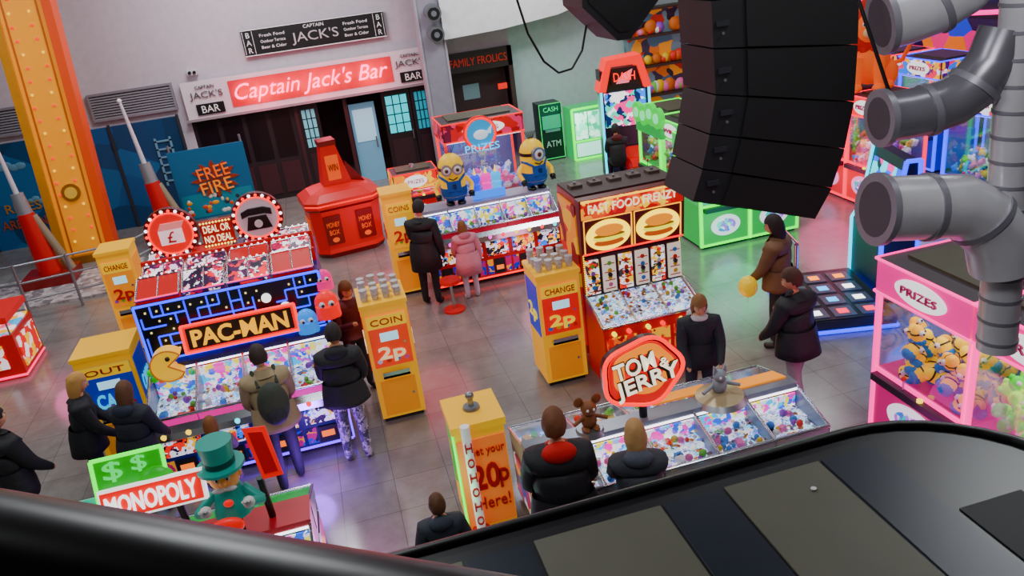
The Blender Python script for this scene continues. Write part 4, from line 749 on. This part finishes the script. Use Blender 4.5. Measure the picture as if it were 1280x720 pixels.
    if bag:
        M.sph((.34,0,.85),(.08,.17,.16),mat(bag,.6),12,8); M.tube([(.32,0,1.0),(.22,0,1.48)],.014,mat(bag,.6),6)
    M.obj('clothing_detail',g)
    return g
P=person
FW=('fwd','fwd')
CAMO=graphic(['#8a8494','#5a5868','#b8b0bc','#3c3a48'],18,0)
P('woman_in_black_jacket',-.33,8.36,1.72,-5,'#121216',CAMO,'#1c1210',('phone','low'),.14,False,1.4,hood='#1c1c22',look=(0,-25),hem=.86)
P('man_with_backpack',-1.12,8.2,1.74,12,'#a08e70','#191b22','#2a1c14',('low','low'),.1,False,1.35,pack='#343a30',step=.08,look=(0,-20),hem=.84)
P('woman_in_black_coat',-3.25,8.85,1.62,-75,'#16161c','#20222c','#c89860',('low','low'),.12,True,1.35,look=(0,-15))
P('woman_in_navy_coat',-2.62,8.35,1.6,-25,'#161a26','#1a1a22','#5a3a24',('low','low'),.1,True,1.35,look=(10,-20),hood='#222838')
P('child_in_grey_jumper',-1.72,7.75,1.28,0,'#6a5860','#2c3446','#7a4a2a',FW,.1,True,1.25,look=(0,-10))
P('man_in_black_coat',-3.85,8.15,1.72,-40,'#0e0e12','#101014','#1a1412',('down','low'),.12,False,1.5,hood='#16161a')
P('woman_in_burgundy_top',-.12,10.1,1.62,200,'#5a1820','#1c2030','#6c4424',('low','phone'),.1,True,1.15,look=(0,-25),hem=.9)
P('man_in_black_coat',1.27,12.5,1.78,-30,'#0e0f14','#10121a','#1a1210',('phone','down'),.06,False,1.3,look=(0,-20),hem=.65)
P('girl_in_pink_coat',1.95,12.4,1.33,5,'#c88894','#c0bcc8','#7a5030',('low','down'),.1,True,1.45,look=(0,-10),shoe='#e8e4e8',hem=.62,hood='#b8727e')
P('rider_in_black_jacket',6.5,17.0,1.65,-10,'#101014','#14141c','#1a1210',FW,.25,False,1.3,seat=.62,hood='#501418')
P('man_in_black_coat',4.7,7.1,1.76,20,'#0e0e12','#8a8484','#4a2c20',('low','phone'),.1,False,1.4,step=.16,look=(30,-20),shoe='#40404a',hem=.8)
gw=P('woman_in_brown_jacket',5.4,8.6,1.82,40,'#705038','#1a1c22','#241814',('low','down'),.08,True,1.35,bag='#3a5048',look=(10,-20),hem=.86)
P('girl_with_blonde_hair',3.68,7.5,1.6,165,'#1a1b22','#262834','#8a6440',('low','low'),.14,True,1.25,look=(0,-30),hood='#c8c0c0')
P('man_with_red_hood',1.34,5.32,1.86,-8,'#101016','#181820','#6a4028',('low','low'),.14,False,1.5,hood='#c01418',look=(-10,-15))
P('woman_in_grey_hoodie',1.98,5.2,1.62,-15,'#2e3038','#20242e','#b08a60',FW,.22,True,1.35,hood='#4a4e5a',look=(0,-20))
P('child_in_dark_coat',.3,5.5,1.3,0,'#2a3038','#14141a','#5a3a24',('down','down'),0,False,1.35,hood='#343c46')
M=MB(); M.sph((-.42,.25,.98),(.12,.12,.14),mat('#f0d018',.3,0,.2)); M.tube([(-.42,.25,.84),(-.3,.3,.7),(-.21,.33,.97)],.003,WH,4); M.obj('yellow_balloon',gw)
M=MB(); M.cyl((0,0,0),(0,0,.03),.18,.18,RED,20); M.cyl((0,0,.03),(0,0,.5),.025,.025,CH,10); M.cyl((0,0,.5),(0,0,.56),.17,.17,RED,20); solo('bar_stool',M,1.55,12.05)
# ------------------------------------------------------------------ lights
w=bpy.data.worlds.new('world'); bpy.context.scene.world=w; w.use_nodes=True; w.node_tree.nodes['Background'].inputs[0].default_value=(.6,.66,.8,1); w.node_tree.nodes['Background'].inputs[1].default_value=.18
def area(x,y,z,e,c,sz=2.5,rot=(0,0,0)):
    l=bpy.data.lights.new('ceiling_or_fill_light','AREA'); l.energy=e; l.color=c; l.size=sz; o=bpy.data.objects.new('ceiling_or_fill_light',l); o.location=(x,y,z); o.rotation_euler=rot; bpy.context.collection.objects.link(o)
for x in (-7,-1,5,11):
    for y in (4,10,16): area(x,y,7.4,(165 if y>4 else 120)*(.55 if x>8 else 1),(.93,.97,1),1.4)
area(-1,18,7,330,(.97,.96,1),3,(R_(35),0,0)); area(5.5,18.5,6.5,140,(.88,1,1),2,(R_(30),0,0)); area(2.0,2.2,6.0,55,(.97,.98,1),.8,(R_(65),0,R_(-45)))  # last lamp is an added fill near the camera, brightening the ducts
def pt(x,y,z,e,c,r=.6):
    l=bpy.data.lights.new('coloured_glow','POINT'); l.energy=e; l.color=c; l.shadow_soft_size=r; o=bpy.data.objects.new('coloured_glow',l); o.location=(x,y,z); bpy.context.collection.objects.link(o)
for x in (-1.2,.2,1.6): pt(x,20.75,2.75,22,(1,.06,.14),.15)
pt(1.0,11.2,1.1,36,(1,.06,.14)); pt(-.9,8.0,.3,34,(.3,.08,1),.2); pt(4.8,5.6,.5,22,(1,.05,.6)); pt(6.5,11.7,.6,35,(.05,1,.45)); pt(9.2,13,.8,45,(1,.05,.3))
pt(7.0,8.0,.4,35,(.05,.12,1),.3); pt(6.5,19.2,1.2,50,(.1,1,.6)); pt(.7,15.2,.8,24,(1,.06,.2)); pt(.5,6.2,.7,10,(.2,1,.4),.2); pt(-.4,6.6,.5,16,(1,.25,.9),.3); pt(4.4,8.6,.5,10,(1,.5,.25),.3); pt(10,17,3,40,(1,.5,.3)); pt(9.3,10.6,.7,40,(.1,.15,1)); pt(-4.6,12.6,.4,16,(1,.1,.4),.3); pt(7.6,16.6,.8,25,(1,.06,.6)); pt(1.6,7.6,.5,12,(.6,.75,1),.3); pt(3.0,12.2,.6,10,(1,.3,.5),.3)
# ------------------------------------------------------------------ camera
H=5.4; hd=R_(12); pit=R_(23); ro=R_(7.5); F=1000
f=Vector((math.sin(hd)*math.cos(pit),math.cos(hd)*math.cos(pit),-math.sin(pit)))
r0=Vector((math.cos(hd),-math.sin(hd),0)); u0=r0.cross(f)
r=math.cos(ro)*r0-math.sin(ro)*u0; u=math.sin(ro)*r0+math.cos(ro)*u0
cam=bpy.data.objects.new('camera',bpy.data.cameras.new('camera')); bpy.context.collection.objects.link(cam)
cam.matrix_world=Matrix(((r.x,u.x,-f.x,0),(r.y,u.y,-f.y,0),(r.z,u.z,-f.z,H),(0,0,0,1)))
cam.data.lens=36*F/1280; cam.data.clip_start=.05; bpy.context.scene.camera=cam
